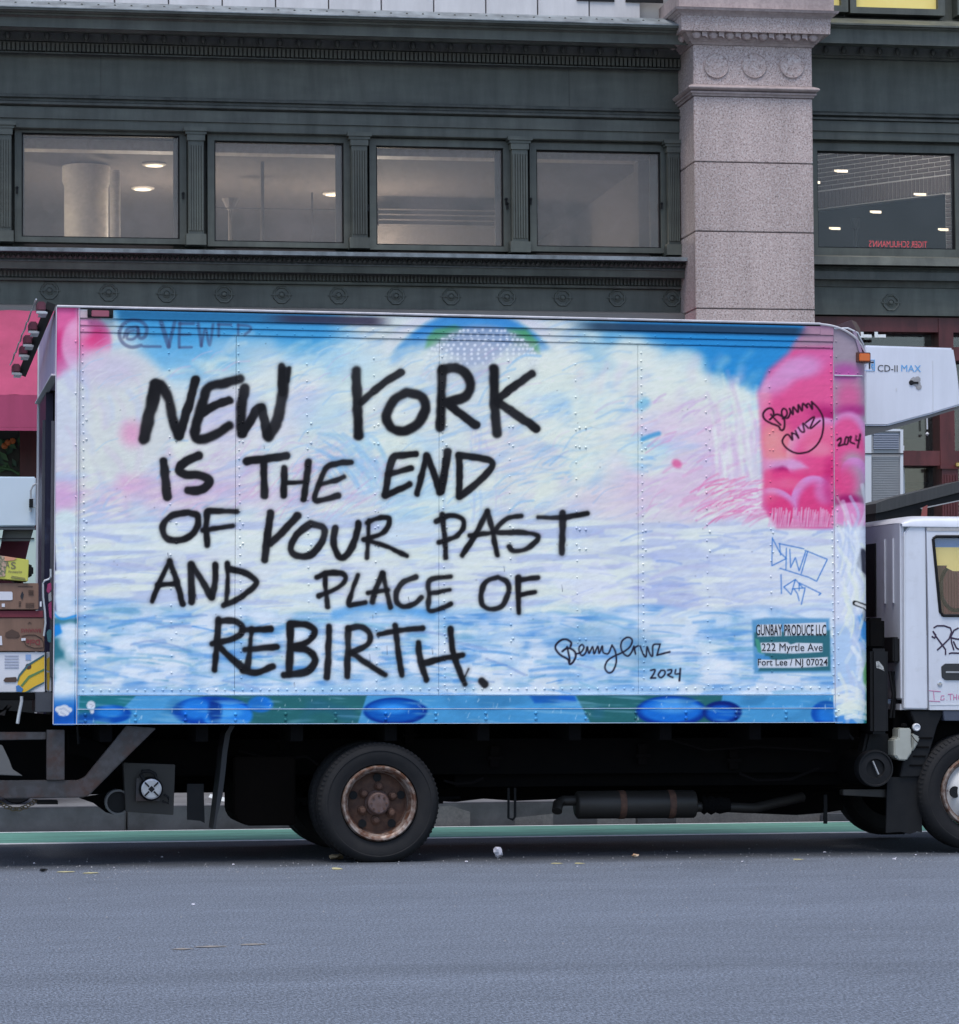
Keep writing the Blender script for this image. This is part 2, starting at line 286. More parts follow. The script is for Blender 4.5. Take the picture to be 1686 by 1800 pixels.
def _noise(lx, ly, ang, seed):
    r = np.random.default_rng(seed).standard_normal((MH, MW))
    fy = np.fft.fftfreq(MH)[:, None]; fx = np.fft.rfftfreq(MW)[None, :]
    c, s = math.cos(ang), math.sin(ang)
    u = fx*c + fy*s; v = -fx*s + fy*c
    n = np.fft.irfft2(np.fft.rfft2(r)*np.exp(-2*(math.pi*u*lx)**2 - 2*(math.pi*v*ly)**2), s=(MH, MW))
    return n/n.std()
def _c(*rgb): return np.array(rgb, float)/255
def _ss(a, b, x):
    t = np.clip((x-a)/(b-a), 0, 1); return t*t*(3-2*t)
YY, XX = np.mgrid[0:MH, 0:MW].astype(float); XX += MX0; YY += MY0
def paint_mural():
    M = np.zeros((MH, MW, 3)); M[:] = _c(216, 221, 222)
    def put(mask, col, a=1.0):
        m = np.clip(mask*a, 0, 1)[..., None]; M[:] = M*(1-m) + np.asarray(col)*m
    def win(x0, y0, x1, y1):
        a = max(0, int(y0-MY0)); b = min(MH, int(y1-MY0)+1); c = max(0, int(x0-MX0)); d = min(MW, int(x1-MX0)+1)
        return slice(a, b), slice(c, d)
    EN = _noise(4, 4, 0, 77)*.45+_noise(12, 12, 0, 78)*.35; FA = np.clip(.93+.05*_noise(20, 20, 0, 79), 0, 1)
    def stroke(pts, w, col, a=1.0, soft=1.2, smooth=True, w2=None, rag=False):
        P = np.array(pts, float)
        if smooth and len(P) > 2:      # Catmull-Rom
            Q = np.vstack([2*P[0]-P[1], P, 2*P[-1]-P[-2]]); out = []
            for i in range(1, len(Q)-2):
                for t in np.linspace(0, 1, 6, endpoint=False):
                    p0, p1, p2, p3 = Q[i-1], Q[i], Q[i+1], Q[i+2]
                    out.append(.5*(2*p1+(p2-p0)*t+(2*p0-5*p1+4*p2-p3)*t*t+(3*p1-p0-3*p2+p3)*t**3))
            out.append(P[-1]); P = np.array(out)
        r = w/2+soft*2+1
        sl = win(P[:, 0].min()-r, P[:, 1].min()-r, P[:, 0].max()+r, P[:, 1].max()+r)
        X = XX[sl]; Y = YY[sl]
        if X.size == 0: return
        D = np.full(X.shape, 1e9)
        n = len(P)-1
        for i in range(n):
            ax, ay = P[i]; bx, by = P[i+1]; dx, dy = bx-ax, by-ay; L = dx*dx+dy*dy+1e-9
            t = np.clip(((X-ax)*dx+(Y-ay)*dy)/L, 0, 1)
            hw = w/2 if w2 is None else (w+(w2-w)*(i+t)/n)/2
            D = np.minimum(D, np.hypot(X-ax-t*dx, Y-ay-t*dy)-hw)
        if rag: D = D+EN[sl]; a = a*FA[sl]
        m = (1-_ss(-soft, soft, D))*a
        M[sl] = M[sl]*(1-m[..., None])+np.asarray(col)*m[..., None]
    def ell(cx, cy, rx, ry, soft, rot=0.0):
        c, s = math.cos(rot), math.sin(rot); X = XX-cx; Y = YY-cy
        d = np.hypot((X*c+Y*s)/rx, (-X*s+Y*c)/ry)
        return 1-_ss(1-soft, 1+soft, d)
    def poly(pts, soft=1.5):
        P = np.array(pts, float); ins = np.zeros(XX.shape, bool); D = np.full(XX.shape, 1e9)
        r = soft*2+2; sl = win(P[:, 0].min()-r, P[:, 1].min()-r, P[:, 0].max()+r, P[:, 1].max()+r)
        X = XX[sl]; Y = YY[sl]; I = np.zeros(X.shape, bool); DD = np.full(X.shape, 1e9)
        for i in range(len(P)):
            ax, ay = P[i]; bx, by = P[(i+1) % len(P)]
            cond = ((ay > Y) != (by > Y)) & (X < (bx-ax)*(Y-ay)/((by-ay) if by != ay else 1e-9)+ax)
            I ^= cond
            dx, dy = bx-ax, by-ay; t = np.clip(((X-ax)*dx+(Y-ay)*dy)/(dx*dx+dy*dy+1e-9), 0, 1)
            DD = np.minimum(DD, np.hypot(X-ax-t*dx, Y-ay-t*dy))
        sd = np.where(I, -DD, DD); out = np.zeros(XX.shape); out[sl] = 1-_ss(-soft, soft, sd); return out
    big = _noise(60, 45, 0, 1); med = _noise(22, 14, -.35, 2); fine = _noise(14, 2.2, -.30, 3)
    hor = _noise(38, 3.0, -.04, 4); hor2 = _noise(16, 1.6, .05, 5); blob = _noise(17, 15, 0, 6); pinkn = _noise(45, 32, 0, 7); tiny = _noise(3, 1.0, -.4, 8)
    wob = _noise(26, 26, 0, 9)
    # washes
    put(_ss(.1, 1.3, big+.5*med)*.6, _c(186, 214, 230))
    put(_ss(-.2, 1.2, pinkn+.3*med)*_ss(700, 790, YY)*(1-_ss(900, 960, YY))*.42, _c(216, 198, 216))
    put(ell(330, 850, 300, 75, .5)*.6*_ss(-1.2, .8, blob), _c(210, 188, 214))
    put(_ss(.2, 1.4, fine+.5*med)*(1-_ss(900, 960, YY))*.42, _c(168, 196, 226))
    put(_ss(.5, 1.6, -fine+.4*blob)*.6, _c(226, 229, 220))
    # sky blues along the top
    top = (1-_ss(585, 668, YY+wob*12+_ss(560, 640, XX)*8))
    put(top*_ss(185, 225, XX-(YY-560)*.7)*(1-_ss(560, 640, XX)), _c(84, 164, 214), .95)
    put(ell(300, 640, 130, 34, .6)*.6, _c(126, 186, 226))
    put((1-_ss(575, 660, YY+wob*12))*_ss(985, 1060, XX), _c(92, 168, 216), .8)
    bl = poly([(1085, 560), (1430, 560), (1395, 625), (1345, 690), (1318, 686), (1262, 674), (1225, 640), (1195, 612), (1150, 602), (1100, 590)], 16)
    put(bl, _c(66, 150, 208)); 
    # circle with dotted half sphere
    d = np.hypot(XX-832, (YY-722)*1.0)
    put((1-_ss(168, 180, d))*(1-_ss(575, 632, YY+(np.abs(XX-832)-60)*-.25+wob*5)), _c(66, 144, 212), .85)
    put(_ss(176, 180, d)*(1-_ss(186, 205, d))*(1-_ss(560, 640, YY)), _c(222, 218, 230), .8)
    put(poly([(765, 578), (800, 572), (818, 580), (780, 606), (748, 612), (752, 592)], 5), _c(104, 166, 110), .7)
    put(poly([(890, 578), (925, 578), (945, 600), (948, 622), (905, 606)], 6), _c(104, 168, 104), .75)
    sph = ell(848, 648, 102, 74, .08)*(1-_ss(628, 676, YY))
    put(ell(848, 648, 102, 76, .09)*(1-_ss(625, 690, YY))*.75, _c(168, 174, 198))
    rng = np.random.default_rng(11)
    for j in range(12):
        py = 581+j*8.2; hw = 103*math.sqrt(max(0, 1-((655-py)/80)**2)); n_ = max(3, int(hw*2/9.2))
        for i in range(n_+1):
            u = -1+2*(i+(j % 2)*.5)/n_
            if abs(u) > 1: continue
            px = 848+hw*math.sin(u*1.35)/math.sin(1.35)
            if px < 800 or py < 640: stroke([(px+rng.normal()*.8, py+rng.normal()*.8)]*2, 5.2, _c(226, 228, 240), .9*(1-max(0, py-625)/55), 1.1, False)
    put(_ss(596, 650, YY+wob*14)*ell(832, 650, 190, 70, .3)*_ss(-.6, .9, blob), _c(224, 229, 226), .7)
    # random brush arcs
    def arcs(n, x0, x1, y0, y1, L, ang, cols, wr, ar, curv=.25, seed=0, soft=1.5):
        rg = np.random.default_rng(seed)
        for _ in range(n):
            x, y = rg.uniform(x0, x1), rg.uniform(y0, y1); l = L*rg.uniform(.5, 1.3); a = ang+rg.normal()*.14
            k = curv*rg.uniform(.4, 1.3)
            P = [(x-l/2*math.cos(a), y-l/2*math.sin(a)), (x+k*l*.5*math.sin(a), y-k*l*.5*math.cos(a)), (x+l/2*math.cos(a), y+l/2*math.sin(a))]
            stroke(P, rg.uniform(*wr), cols[rg.integers(len(cols))], rg.uniform(*ar), soft)
    W1, W2, B1, B2, L1, L2, P1 = _c(226, 230, 222), _c(232, 233, 230), _c(160, 196, 228), _c(130, 180, 222), _c(196, 192, 222), _c(214, 196, 218), _c(222, 150, 194)
    arcs(120, 150, 1130, 600, 900, 60, -.45, [W1, W2, W1], (6, 16), (.10, .32), .3, 1, 4)
    arcs(55, 430, 1000, 640, 900, 46, -.42, [B1, L1], (2, 6), (.12, .32), .3, 2)
    arcs(44, 930, 1120, 700, 860, 70, -.32, [B1, B2, B1], (2, 6), (.22, .5), .35, 3)
    arcs(40, 1020, 1118, 790, 862, 74, -.28, [B1, B2, B1], (3, 7), (.3, .6), .35, 31)
    arcs(26, 570, 660, 770, 850, 70, .75, [B1, B2], (2, 6), (.2, .4), .3, 32)
    arcs(40, 440, 650, 820, 900, 50, -.8, [P1, L2], (2, 4), (.1, .28), .1, 33)
    for (x, y, rx, ry) in ((1060, 640, 60, 46), (1010, 600, 55, 24), (1150, 665, 42, 40), (1205, 640, 34, 26), (1250, 680, 42, 22), (1110, 620, 50, 30), (960, 640, 60, 22), (1290, 700, 38, 18)):
        put(ell(x, y, rx, ry, .45)*_ss(-1.2, .6, blob)*.75, _c(228, 230, 224))
    arcs(60, 1010, 1330, 640, 720, 40, -1.2, [W1, W2, W1, L2], (7, 16), (.12, .3), .25, 4, 7)
    for k, (x, y, rx, ry, a_) in enumerate(((230, 700, 90, 50, .2), (330, 650, 80, 26, 0), (560, 690, 90, 50, -.3), (600, 640, 60, 30, 0), (700, 800, 60, 36, .4), (930, 690, 90, 40, -.3), (1000, 740, 80, 40, -.4), (1060, 820, 80, 50, -.4), (900, 860, 90, 30, 0), (470, 760, 70, 36, -.3), (200, 780, 60, 50, .3), (330, 790, 60, 30, 0), (1200, 720, 60, 40, -.3), (1290, 770, 36, 70, 0), (760, 870, 70, 24, 0), (580, 880, 60, 20, 0))):
        put(ell(x, y, rx, ry, .55, a_)*_ss(-.7, 1.0, blob+.6*med)*.8, _c(229, 232, 222))
    arcs(150, 150, 1120, 610, 900, 60, -.42, [W1, _c(234, 236, 228), W1], (5, 12), (.15, .38), .3, 51, 4)
    arcs(110, 150, 1120, 610, 900, 54, -.42, [B1, _c(150, 192, 226), L2, B1, _c(190, 208, 226)], (2, 4.5), (.25, .5), .3, 52, 1.3)
    put(ell(400, 740, 60, 60, .6)*.45, _c(206, 190, 220)); put(ell(480, 850, 190, 40, .5, -.1)*.5*_ss(-1, .6, med), _c(208, 190, 218)); put(ell(520, 720, 30, 60, .6, .6)*.4, _c(210, 196, 224)); arcs(60, 350, 700, 780, 900, 44, -.75, [_c(214, 178, 212), L2, W1], (2, 4), (.2, .42), .08, 66, 1.8)
    put(ell(610, 640, 60, 40, .6)*.35, _c(168, 208, 232)); put(ell(560, 730, 50, 30, .6)*.4, _c(178, 208, 228)); arcs(30, 560, 660, 770, 840, 60, .7, [B1, _c(168, 204, 226)], (3, 7), (.25, .5), .4, 67, 3)
    # pinkish middle right
    put(ell(1210, 810, 130, 95, .4)*_ss(-1.4, .5, pinkn+blob)*.6, _c(224, 192, 220))
    put(ell(1170, 880, 160, 50, .4)*.45, _c(222, 196, 216))
    arcs(110, 1130, 1300, 700, 910, 44, -.5, [P1, W1, W1, L2, _c(206,170,214)], (2, 6), (.15, .4), .2, 5)
    arcs(46, 1250, 1330, 700, 840, 90, 1.45, [W1, L2, _c(218, 176, 214), W2], (4, 9), (.2, .45), .06, 6, 3)
    put(ell(1290, 885, 60, 30, .5)*.6, _c(228, 176, 206)); arcs(90, 1240, 1350, 845, 915, 50, -.35, [_c(226, 140, 186), W1, L2, _c(228, 118, 170), W2], (2, 4.5), (.35, .7), .15, 7, 1.3); arcs(40, 1300, 1352, 858, 905, 26, -.15, [_c(230, 200, 222), W2, _c(226, 150, 196)], (2, 3.5), (.5, .8), .15, 71, 1.2)
    put(ell(1190, 815, 9, 7, .5, .6), _c(226, 110, 160), .8)
    stroke([(1130, 772), (1145, 766), (1158, 762)], 8, _c(78, 158, 208), .75, 3); stroke([(1128, 712), (1134, 708)], 18, _c(110, 184, 220), .6, 6)
    # left cloud
    put(poly([(93, 536), (137, 536), (137, 640), (105, 662), (93, 665)], 10), _c(222, 96, 152)); put(ell(108, 620, 22, 30, .6), _c(206, 58, 128), .7); put(ell(112, 560, 22, 20, .5), _c(226, 128, 176), .6)
    put(ell(152, 606, 44, 52, .12), _c(226, 152, 192)); put(ell(166, 592, 22, 20, .7), _c(236, 96, 152)); put(ell(140, 580, 20, 16, .6), _c(232, 176, 206), .7)
    put(ell(200, 730, 108, 118, .12, .2)*.92, _c(216, 216, 216)); put(ell(185, 650, 60, 30, .6)*.5, _c(206, 190, 220)); put(ell(118, 720, 36, 90, .5)*.55, _c(206, 208, 228))
    arcs(36, 110, 250, 670, 880, 60, 1.2, [L1, W1, L2, W1, _c(190, 200, 230)], (5, 14), (.15, .35), .3, 8, 4)
    put(ell(232, 762, 20, 22, .7)*.6, _c(230, 150, 190)); put(ell(300, 870, 120, 18, .8)*.4, _c(224, 176, 208)); put(ell(110, 875, 26, 26, .7)*.7, _c(214, 166, 208)); put(ell(235, 850, 30, 16, .7)*.5, _c(226, 168, 204))

    put(ell(115, 930, 24, 34, .25)*.9, _c(212, 224, 226)); arcs(10, 100, 128, 960, 1000, 50, 1.5, [_c(140, 176, 226), W2], (4, 8), (.4, .7), .1, 10)
    # lower half
    low = _ss(905, 925, YY+wob*3)
    put(low*.6, _c(216, 219, 230)); put(low*_ss(.1, 1.3, hor+.5*blob)*.6, _c(180, 188, 220)); put(low*_ss(.1, 1.3, -hor+.6*blob)*.7, _c(226, 230, 226))
    put(poly([(1118, 925), (1160, 925), (1300, 1080), (1230, 1080)], 5)*.5, _c(224, 226, 228)); put(poly([(1240, 925), (1290, 925), (1470, 1050), (1470, 1080), (1390, 1040)], 5)*.5, _c(226, 226, 232))
    put(poly([(950, 990), (1060, 990), (1118, 1070), (1010, 1075)], 4)*.55, _c(222, 222, 236)); put(poly([(1110, 1010), (1200, 1012), (1250, 1070), (1118, 1078)], 10)*.5, _c(166, 172, 220))
    put(poly([(1120, 930), (1220, 955), (1280, 990), (1230, 1010), (1150, 1000)], 12)*.5, _c(174, 182, 224))
    arcs(110, 150, 1460, 930, 1070, 80, -.04, [L1, W1, W2, _c(180, 190, 224), W1], (3, 9), (.15, .45), .12, 12)
    arcs(24, 780, 880, 740, 900, 40, 1.5, [_c(164, 190, 226), L1], (2, 5), (.15, .3), .1, 34)
    sea = _ss(1055, 1082, YY+wob*6)
    put(sea*.9, _c(160, 194, 226)); put(sea*_ss(.1, 1.1, hor)*.75, _c(104, 156, 214)); put(sea*_ss(.2, 1.4, hor2+.4*hor)*.5, _c(182, 206, 232)); put(sea*_ss(.6, 1.8, -hor+.3*hor2)*.5, _c(112, 166, 196))
    put(sea*_ss(.2, 1.1, blob+.3*hor2)*.9, _c(212, 219, 232))
    arcs(190, 150, 1460, 1080, 1215, 70, 0.0, [_c(120, 166, 218), W1, _c(196, 210, 234), _c(206, 214, 236), _c(104, 158, 212)], (2, 8), (.15, .5), .06, 13)
    arcs(150, 150, 1460, 1085, 1215, 34, 0.0, [_c(226, 230, 238), _c(218, 224, 236), W1], (7, 15), (.12, .38), .05, 41, 4)
    arcs(90, 150, 1460, 1085, 1218, 46, 0.0, [_c(70, 140, 212), _c(90, 150, 210), _c(100, 160, 190)], (1.5, 3.5), (.25, .55), .04, 42, 1.2)
    arcs(60, 150, 1460, 935, 1070, 60, -.03, [_c(176, 190, 226), _c(190, 196, 226)], (1.5, 3), (.3, .6), .06, 43, 1.2)
    arcs(110, 150, 1000, 600, 900, 40, -.5, [_c(170, 200, 228), W2, _c(206, 186, 214)], (1.2, 2.6), (.2, .45), .2, 44, 1.0)
    arcs(90, 140, 1110, 925, 1075, 80, -.04, [_c(232, 234, 226), W1], (5, 12), (.25, .6), .1, 61, 2.5)
    arcs(50, 1110, 1460, 925, 1080, 60, -.1, [_c(160, 178, 222), _c(176, 186, 226), W2], (3, 6), (.3, .6), .14, 62, 1.5)
    arcs(60, 140, 1460, 1070, 1216, 56, 0.02, [_c(230, 234, 232), W2], (5, 11), (.2, .5), .08, 63, 4)
    for i in range(230):
        x = rng.uniform(140, 1464); y = rng.uniform(1078, 1212); stroke([(x-rng.uniform(2, 12), y), (x+rng.uniform(2, 12), y+rng.normal())], rng.uniform(12, 24), _c(226, 230, 240), rng.uniform(.25, .65), 8)
    arcs(70, 140, 1460, 1085, 1218, 70, 0.01, [_c(112, 164, 220), _c(96, 152, 214), _c(140, 186, 220)], (3, 8), (.3, .6), .04, 68, 3)
    arcs(80, 140, 1460, 1080, 1216, 60, 0.02, [_c(104, 160, 214), _c(120, 176, 206), _c(136, 160, 206)], (3, 6), (.25, .5), .06, 64, 1.6)
    put(ell(1380, 1010, 120, 70, .6)*.5, _c(220, 222, 232)); put(_ss(1195, 1220, YY)*.35, _c(212, 220, 234))
    stroke([(590, 1080), (640, 1068), (720, 1074), (760, 1082)], 16, _c(110, 170, 222), .7, 6); stroke([(560, 1092), (700, 1100)], 4, _c(178, 214, 226), .6, 2)
    put(ell(1120, 1140, 40, 30, .6)*.5, _c(120, 160, 190))
    put(ell(1030, 1120, 60, 22, .6)*.45, _c(140, 176, 206))
    # pink cloud
    pc = poly([(1420, 570), (1470, 570), (1470, 925), (1368, 925), (1345, 890), (1342, 800), (1338, 720), (1334, 690), (1352, 650), (1385, 622), (1405, 595)], 9)
    put(pc, _c(224, 104, 158)); put(pc*poly([(1400, 560), (1470, 560), (1470, 612), (1384, 612)], 8), _c(176, 150, 166), .9)
    put(pc*poly([(1405, 618), (1470, 610), (1470, 640), (1400, 650)], 12), _c(218, 118, 172), .8)
    put(pc*ell(1408, 646, 36, 20, .45, -.1), _c(214, 152, 200), .95); put(pc*ell(1372, 668, 40, 20, .5, -.75), _c(216, 158, 204), .9); put(pc*ell(1342, 712, 12, 50, .7), _c(222, 182, 212), .8)
    put(pc*ell(1425, 690, 50, 22, .7, -.2), _c(228, 108, 158), .7)
    put(pc*ell(1438, 792, 84, 78, .16), _c(168, 40, 112), .85); put(pc*ell(1380, 745, 60, 50, .5), _c(226, 100, 152), .9); put(pc*ell(1352, 775, 20, 22, .7), _c(234, 142, 152), .9)
    put(pc*ell(1446, 802, 64, 68, .05), _c(220, 158, 206)); put(pc*ell(1453, 812, 62, 66, .20), _c(228, 106, 156)); put(pc*ell(1460, 812, 40, 46, .6), _c(226, 92, 146), .8)
    put(pc*poly([(1342, 806), (1372, 800), (1392, 806), (1408, 812), (1420, 822), (1396, 826), (1376, 820), (1342, 826)], 5), _c(218, 164, 206), .95); put(pc*ell(1368, 800, 30, 7, .8), _c(236, 160, 160), .7)
    put(pc*poly([(1340, 830), (1380, 826), (1405, 832), (1425, 832), (1470, 826), (1470, 925), (1340, 925)], 7), _c(226, 86, 142))
    put(pc*ell(1430, 884, 40, 48, .05), _c(216, 150, 204)); put(pc*ell(1436, 894, 35, 46, .22), _c(222, 86, 142)); put(pc*ell(1452, 862, 20, 24, .4), _c(214, 150, 204), .6)
    put(pc*ell(1366, 884, 36, 24, .07, .45), _c(216, 150, 202)); put(pc*ell(1366, 893, 34, 22, .25, .45), _c(224, 84, 140)); put(pc*ell(1462, 845, 14, 40, .6), _c(196, 50, 120), .6)
    put(pc*_ss(.3, 1.5, med)*(YY > 690)*.35, _c(240, 150, 170)); put(pc*ell(1366, 775, 26, 30, .6), _c(240, 158, 160), .7); put(pc*ell(1440, 790, 20, 12, .6), _c(238, 150, 176), .6); put(pc*ell(1385, 850, 24, 10, .7), _c(240, 140, 170), .5)
    put(pc*_ss(902, 916, YY), _c(200, 64, 126), .8)
    # front corner
    fc = _ss(1464.5, 1466, XX)
    put(fc, _c(170, 160, 172)); put(fc*(1-_ss(655, 668, YY)), _c(164, 150, 164)); put(fc*ell(1485, 655, 26, 16, .7), _c(184, 92, 164), .8); put(fc*(1-_ss(556, 600, YY)), _c(168, 152, 166))
    put(fc*ell(1492, 700, 24, 30, .7), _c(214, 110, 158), .9); put(fc*ell(1498, 722, 30, 10, .8), _c(178, 70, 140), .9)
    put(fc*ell(1492, 790, 40, 66, .08)*(YY > 700), _c(216, 150, 200), .95); put(fc*ell(1488, 800, 34, 66, .14)*(YY > 710), _c(224, 104, 156))
    put(fc*ell(1500, 815, 20, 20, .6)*(YY > 720), _c(176, 160, 172), .9); put(fc*ell(1502, 830, 24, 26, .1), _c(210, 146, 200), .95); put(fc*ell(1500, 842, 20, 22, .3), _c(180, 156, 176), .9)
    put(fc*ell(1482, 850, 24, 32, .6), _c(222, 90, 144), .9); put(fc*ell(1492, 880, 22, 10, .7), _c(162, 40, 112), .9); put(fc*ell(1500, 905, 40, 22, .12), _c(224, 150, 196), .95)
    put(fc*_ss(915, 935, YY)*.98, _c(214, 218, 234)); put(fc*_ss(1085, 1110, YY)*.7, _c(170, 196, 228)); put(fc*poly([(1512, 1090), (1545, 1080), (1545, 1290), (1500, 1290), (1520, 1250), (1524, 1170)], 3), _c(52, 132, 110), .95)
    put(fc*poly([(1500, 1085), (1545, 1070), (1545, 1150), (1518, 1150), (1502, 1110)], 4), _c(84, 150, 216), .9); put(fc*poly([(1516, 1140), (1535, 1160), (1532, 1240), (1518, 1200)], 3), _c(96, 160, 80), .7); put(fc*_ss(1236, 1255, YY)*(1-_ss(1516, 1524, XX)), _c(74, 142, 212), .8)
    put(fc*poly([(1514, 965), (1535, 960), (1535, 1020), (1518, 1014), (1506, 990)], 3), _c(60, 60, 74), .9); put(fc*poly([(1518, 1070), (1535, 1078), (1535, 1100), (1516, 1090)], 3), _c(50, 54, 80), .8)
    arcs(60, 1474, 1520, 895, 1250, 70, 1.45, [W2, _c(224, 228, 238), W1, _c(190, 200, 226)], (3, 8), (.35, .75), .35, 14)
    arcs(14, 1476, 1512, 1215, 1262, 40, .1, [W2, W1], (6, 11), (.5, .8), .3, 15)
    for i in range(44):
        x = 1352+i*2.75; stroke([(x+2+rng.normal()*.8, 892+abs(rng.normal()*7)), (x-1+rng.normal()*.5, 925)], 2.2, _c(226, 190, 216), .75, 1.2)
    stroke([(1503, 1060), (1520, 1066), (1534, 1078)], 9, _c(24, 22, 26), 1, .8, False); stroke([(1505, 1060.5), (1520, 1066.5), (1534, 1078)], 5, _c(222, 220, 222), 1, .8, False)
    # rear post lower paint
    rp = 1-_ss(136, 138, XX)
    put(rp*poly([(92, 1098), (104, 1094), (110, 1112), (92, 1122)], 2), _c(46, 140, 214), .9); put(rp*poly([(90, 1120), (112, 1124), (118, 1140), (130, 1160), (122, 1185), (100, 1170), (98, 1190), (90, 1200)], 6), _c(54, 118, 132), .85)
    put(rp*poly([(88, 1085), (137, 1088), (137, 1096), (88, 1098)], 4), _c(74, 130, 146), .85); stroke([(92, 1076), (108, 1088), (134, 1082)], 4, _c(70, 160, 224), .9, 1.5)
    put(rp*poly([(88, 945), (96, 960), (99, 1003), (88, 1003)], 2), _c(60, 60, 90), .9); put(rp*poly([(88, 1030), (97, 1026), (99, 1074), (88, 1072)], 3), _c(80, 84, 120), .8)
    for x_, y_, r_ in ((118, 1130, 14), (125, 1150, 12), (110, 1178, 18), (120, 1200, 20), (106, 1212, 16), (124, 1110, 14), (112, 1050, 18), (118, 1020, 18), (116, 980, 14)): put(rp*ell(x_, y_, r_, r_*1.1, .4), _c(220, 226, 236), .75)
    put(rp*_ss(1215, 1245, YY), _c(44, 116, 196), .92); put(rp*ell(105, 1262, 30, 14, .6), _c(30, 84, 168), .6)
    # bottom rail
    rl = _ss(1221, 1223, YY)*(1-rp)*(1-fc)
    put(rl, _c(92, 158, 206))
    def rput(m, c, a=1.): put(rl*m, c, a)
    TE = _c(62, 116, 122)
    rput(poly([(140, 1222), (240, 1222), (205, 1256), (190, 1275), (137, 1275)], 2), _c(56, 128, 140)); rput(ell(195, 1255, 36, 16, .12), _c(28, 92, 176)); rput(ell(192, 1252, 24, 9, .4), _c(60, 140, 216)); rput(ell(150, 1266, 18, 12, .4), _c(30, 92, 176))
    rput(poly([(330, 1222), (645, 1222), (628, 1275), (430, 1275), (440, 1240)], 2), TE); rput(ell(372, 1250, 70, 26, .08), _c(28, 86, 176)); rput(ell(400, 1258, 44, 24, .1), _c(58, 138, 220)); rput(ell(400, 1252, 24, 9, .5), _c(96, 170, 232)); rput(ell(345, 1246, 26, 18, .3), _c(56, 134, 216)); rput(ell(378, 1250, 12, 22, .4), _c(22, 66, 140), .8); rput(ell(458, 1238, 22, 14, .2), _c(50, 128, 214))
    rput(ell(695, 1250, 56, 24, .07), _c(18, 66, 148)); rput(ell(693, 1249, 50, 20, .15), _c(34, 104, 186)); rput(ell(690, 1246, 28, 9, .5), _c(74, 152, 226))
    rput(poly([(930, 1222), (1010, 1222), (1014, 1234), (940, 1236)], 3), _c(48, 112, 196)); rput(poly([(1012, 1222), (1270, 1222), (1262, 1275), (1040, 1275)], 2), TE)
    rput(ell(1180, 1250, 62, 27, .07), _c(22, 72, 156)); rput(ell(1180, 1248, 54, 22, .15), _c(46, 122, 208)); rput(ell(1185, 1243, 34, 11, .5), _c(92, 158, 222)); rput(ell(1270, 1252, 34, 20, .1), _c(16, 54, 128)); rput(ell(1268, 1254, 26, 14, .3), _c(36, 108, 196)); rput(ell(1452, 1254, 26, 22, .1), _c(30, 96, 184)); rput(ell(1455, 1256, 18, 14, .4), _c(56, 132, 214))
    rput(_ss(.5, 1.9, hor2)*.4, _c(150, 188, 212)); rput(_ss(.4, 1.6, blob)*.35, _c(60, 110, 150))
    for i in range(70):
        x = rng.uniform(140, 1460); y = rng.uniform(1224, 1268); rl_ = rng.uniform(2, 8)
        stroke([(x, y), (x+rng.normal()*2, y+rl_)], .9, _c(206, 224, 236), .7, .6, False)
    # top rail: darker band along the recess
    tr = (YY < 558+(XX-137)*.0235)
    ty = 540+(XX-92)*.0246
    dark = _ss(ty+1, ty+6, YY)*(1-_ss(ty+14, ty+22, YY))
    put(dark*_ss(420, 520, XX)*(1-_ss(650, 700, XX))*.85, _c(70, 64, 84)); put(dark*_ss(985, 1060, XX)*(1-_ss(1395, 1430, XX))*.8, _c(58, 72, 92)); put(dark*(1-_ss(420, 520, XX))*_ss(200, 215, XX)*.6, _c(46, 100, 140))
    put(poly([(140, 545), (200, 545), (176, 560), (140, 562)], 1.5), _c(196, 178, 188), .9)
    # general grain
    g = 1+.008*tiny+.006*hor2
    M[:] = M*g[..., None]
    M[:] = .84+(M-.84)*1.16
    # address block paint
    put(poly([(1322, 1090), (1345, 1086), (1458, 1087), (1461, 1182), (1326, 1184)], 3), _c(92, 150, 196), .95); put(poly([(1326, 1112), (1459, 1108), (1460, 1179), (1333, 1180), (1345, 1150), (1326, 1135)], 2), _c(46, 104, 118), .97); put(poly([(1327, 1122), (1334, 1124), (1342, 1150), (1332, 1146)], 1.5), _c(70, 150, 130), .9)
    put(poly([(1328, 1150), (1352, 1154), (1358, 1162), (1330, 1160)], 2), _c(70, 140, 200), .9)
    WP = _c(206, 210, 224)
    put(poly([(1331, 1098), (1373, 1097), (1374, 1118), (1332, 1119)], .8), WP); put(poly([(1378, 1097), (1452, 1094), (1453, 1116), (1379, 1118)], .8), WP)
    put(poly([(1337, 1130), (1384, 1129), (1390, 1133), (1400, 1130), (1446, 1131), (1446, 1146), (1395, 1149), (1339, 1147)], .8), WP); put(poly([(1332, 1159), (1370, 1160), (1400, 1158), (1455, 1155), (1455, 1171), (1400, 1174), (1333, 1174)], .8), WP)
    # stickers
    for cx, cy, rx, ry in ((105, 1247, 8, 6), (113, 1245, 8, 6), (120, 1248, 7, 5), (112, 1254, 10, 5), (160, 1240, 7.5, 8), (162, 1248, 3.5, 7)):
        put(ell(cx, cy, rx, ry, .1), _c(206, 210, 224))
    stroke([(104, 1247), (112, 1245), (122, 1252)], 1, _c(120, 130, 170), .9, .6, False); stroke([(107, 1252), (116, 1258)], 1, _c(120, 130, 170), .9, .6, False); stroke([(157, 1237), (164, 1240), (160, 1244)], 1, _c(120, 110, 120), .6, .6, False)
    # ---- lettering strokes
    INK = _c(20, 18, 22)
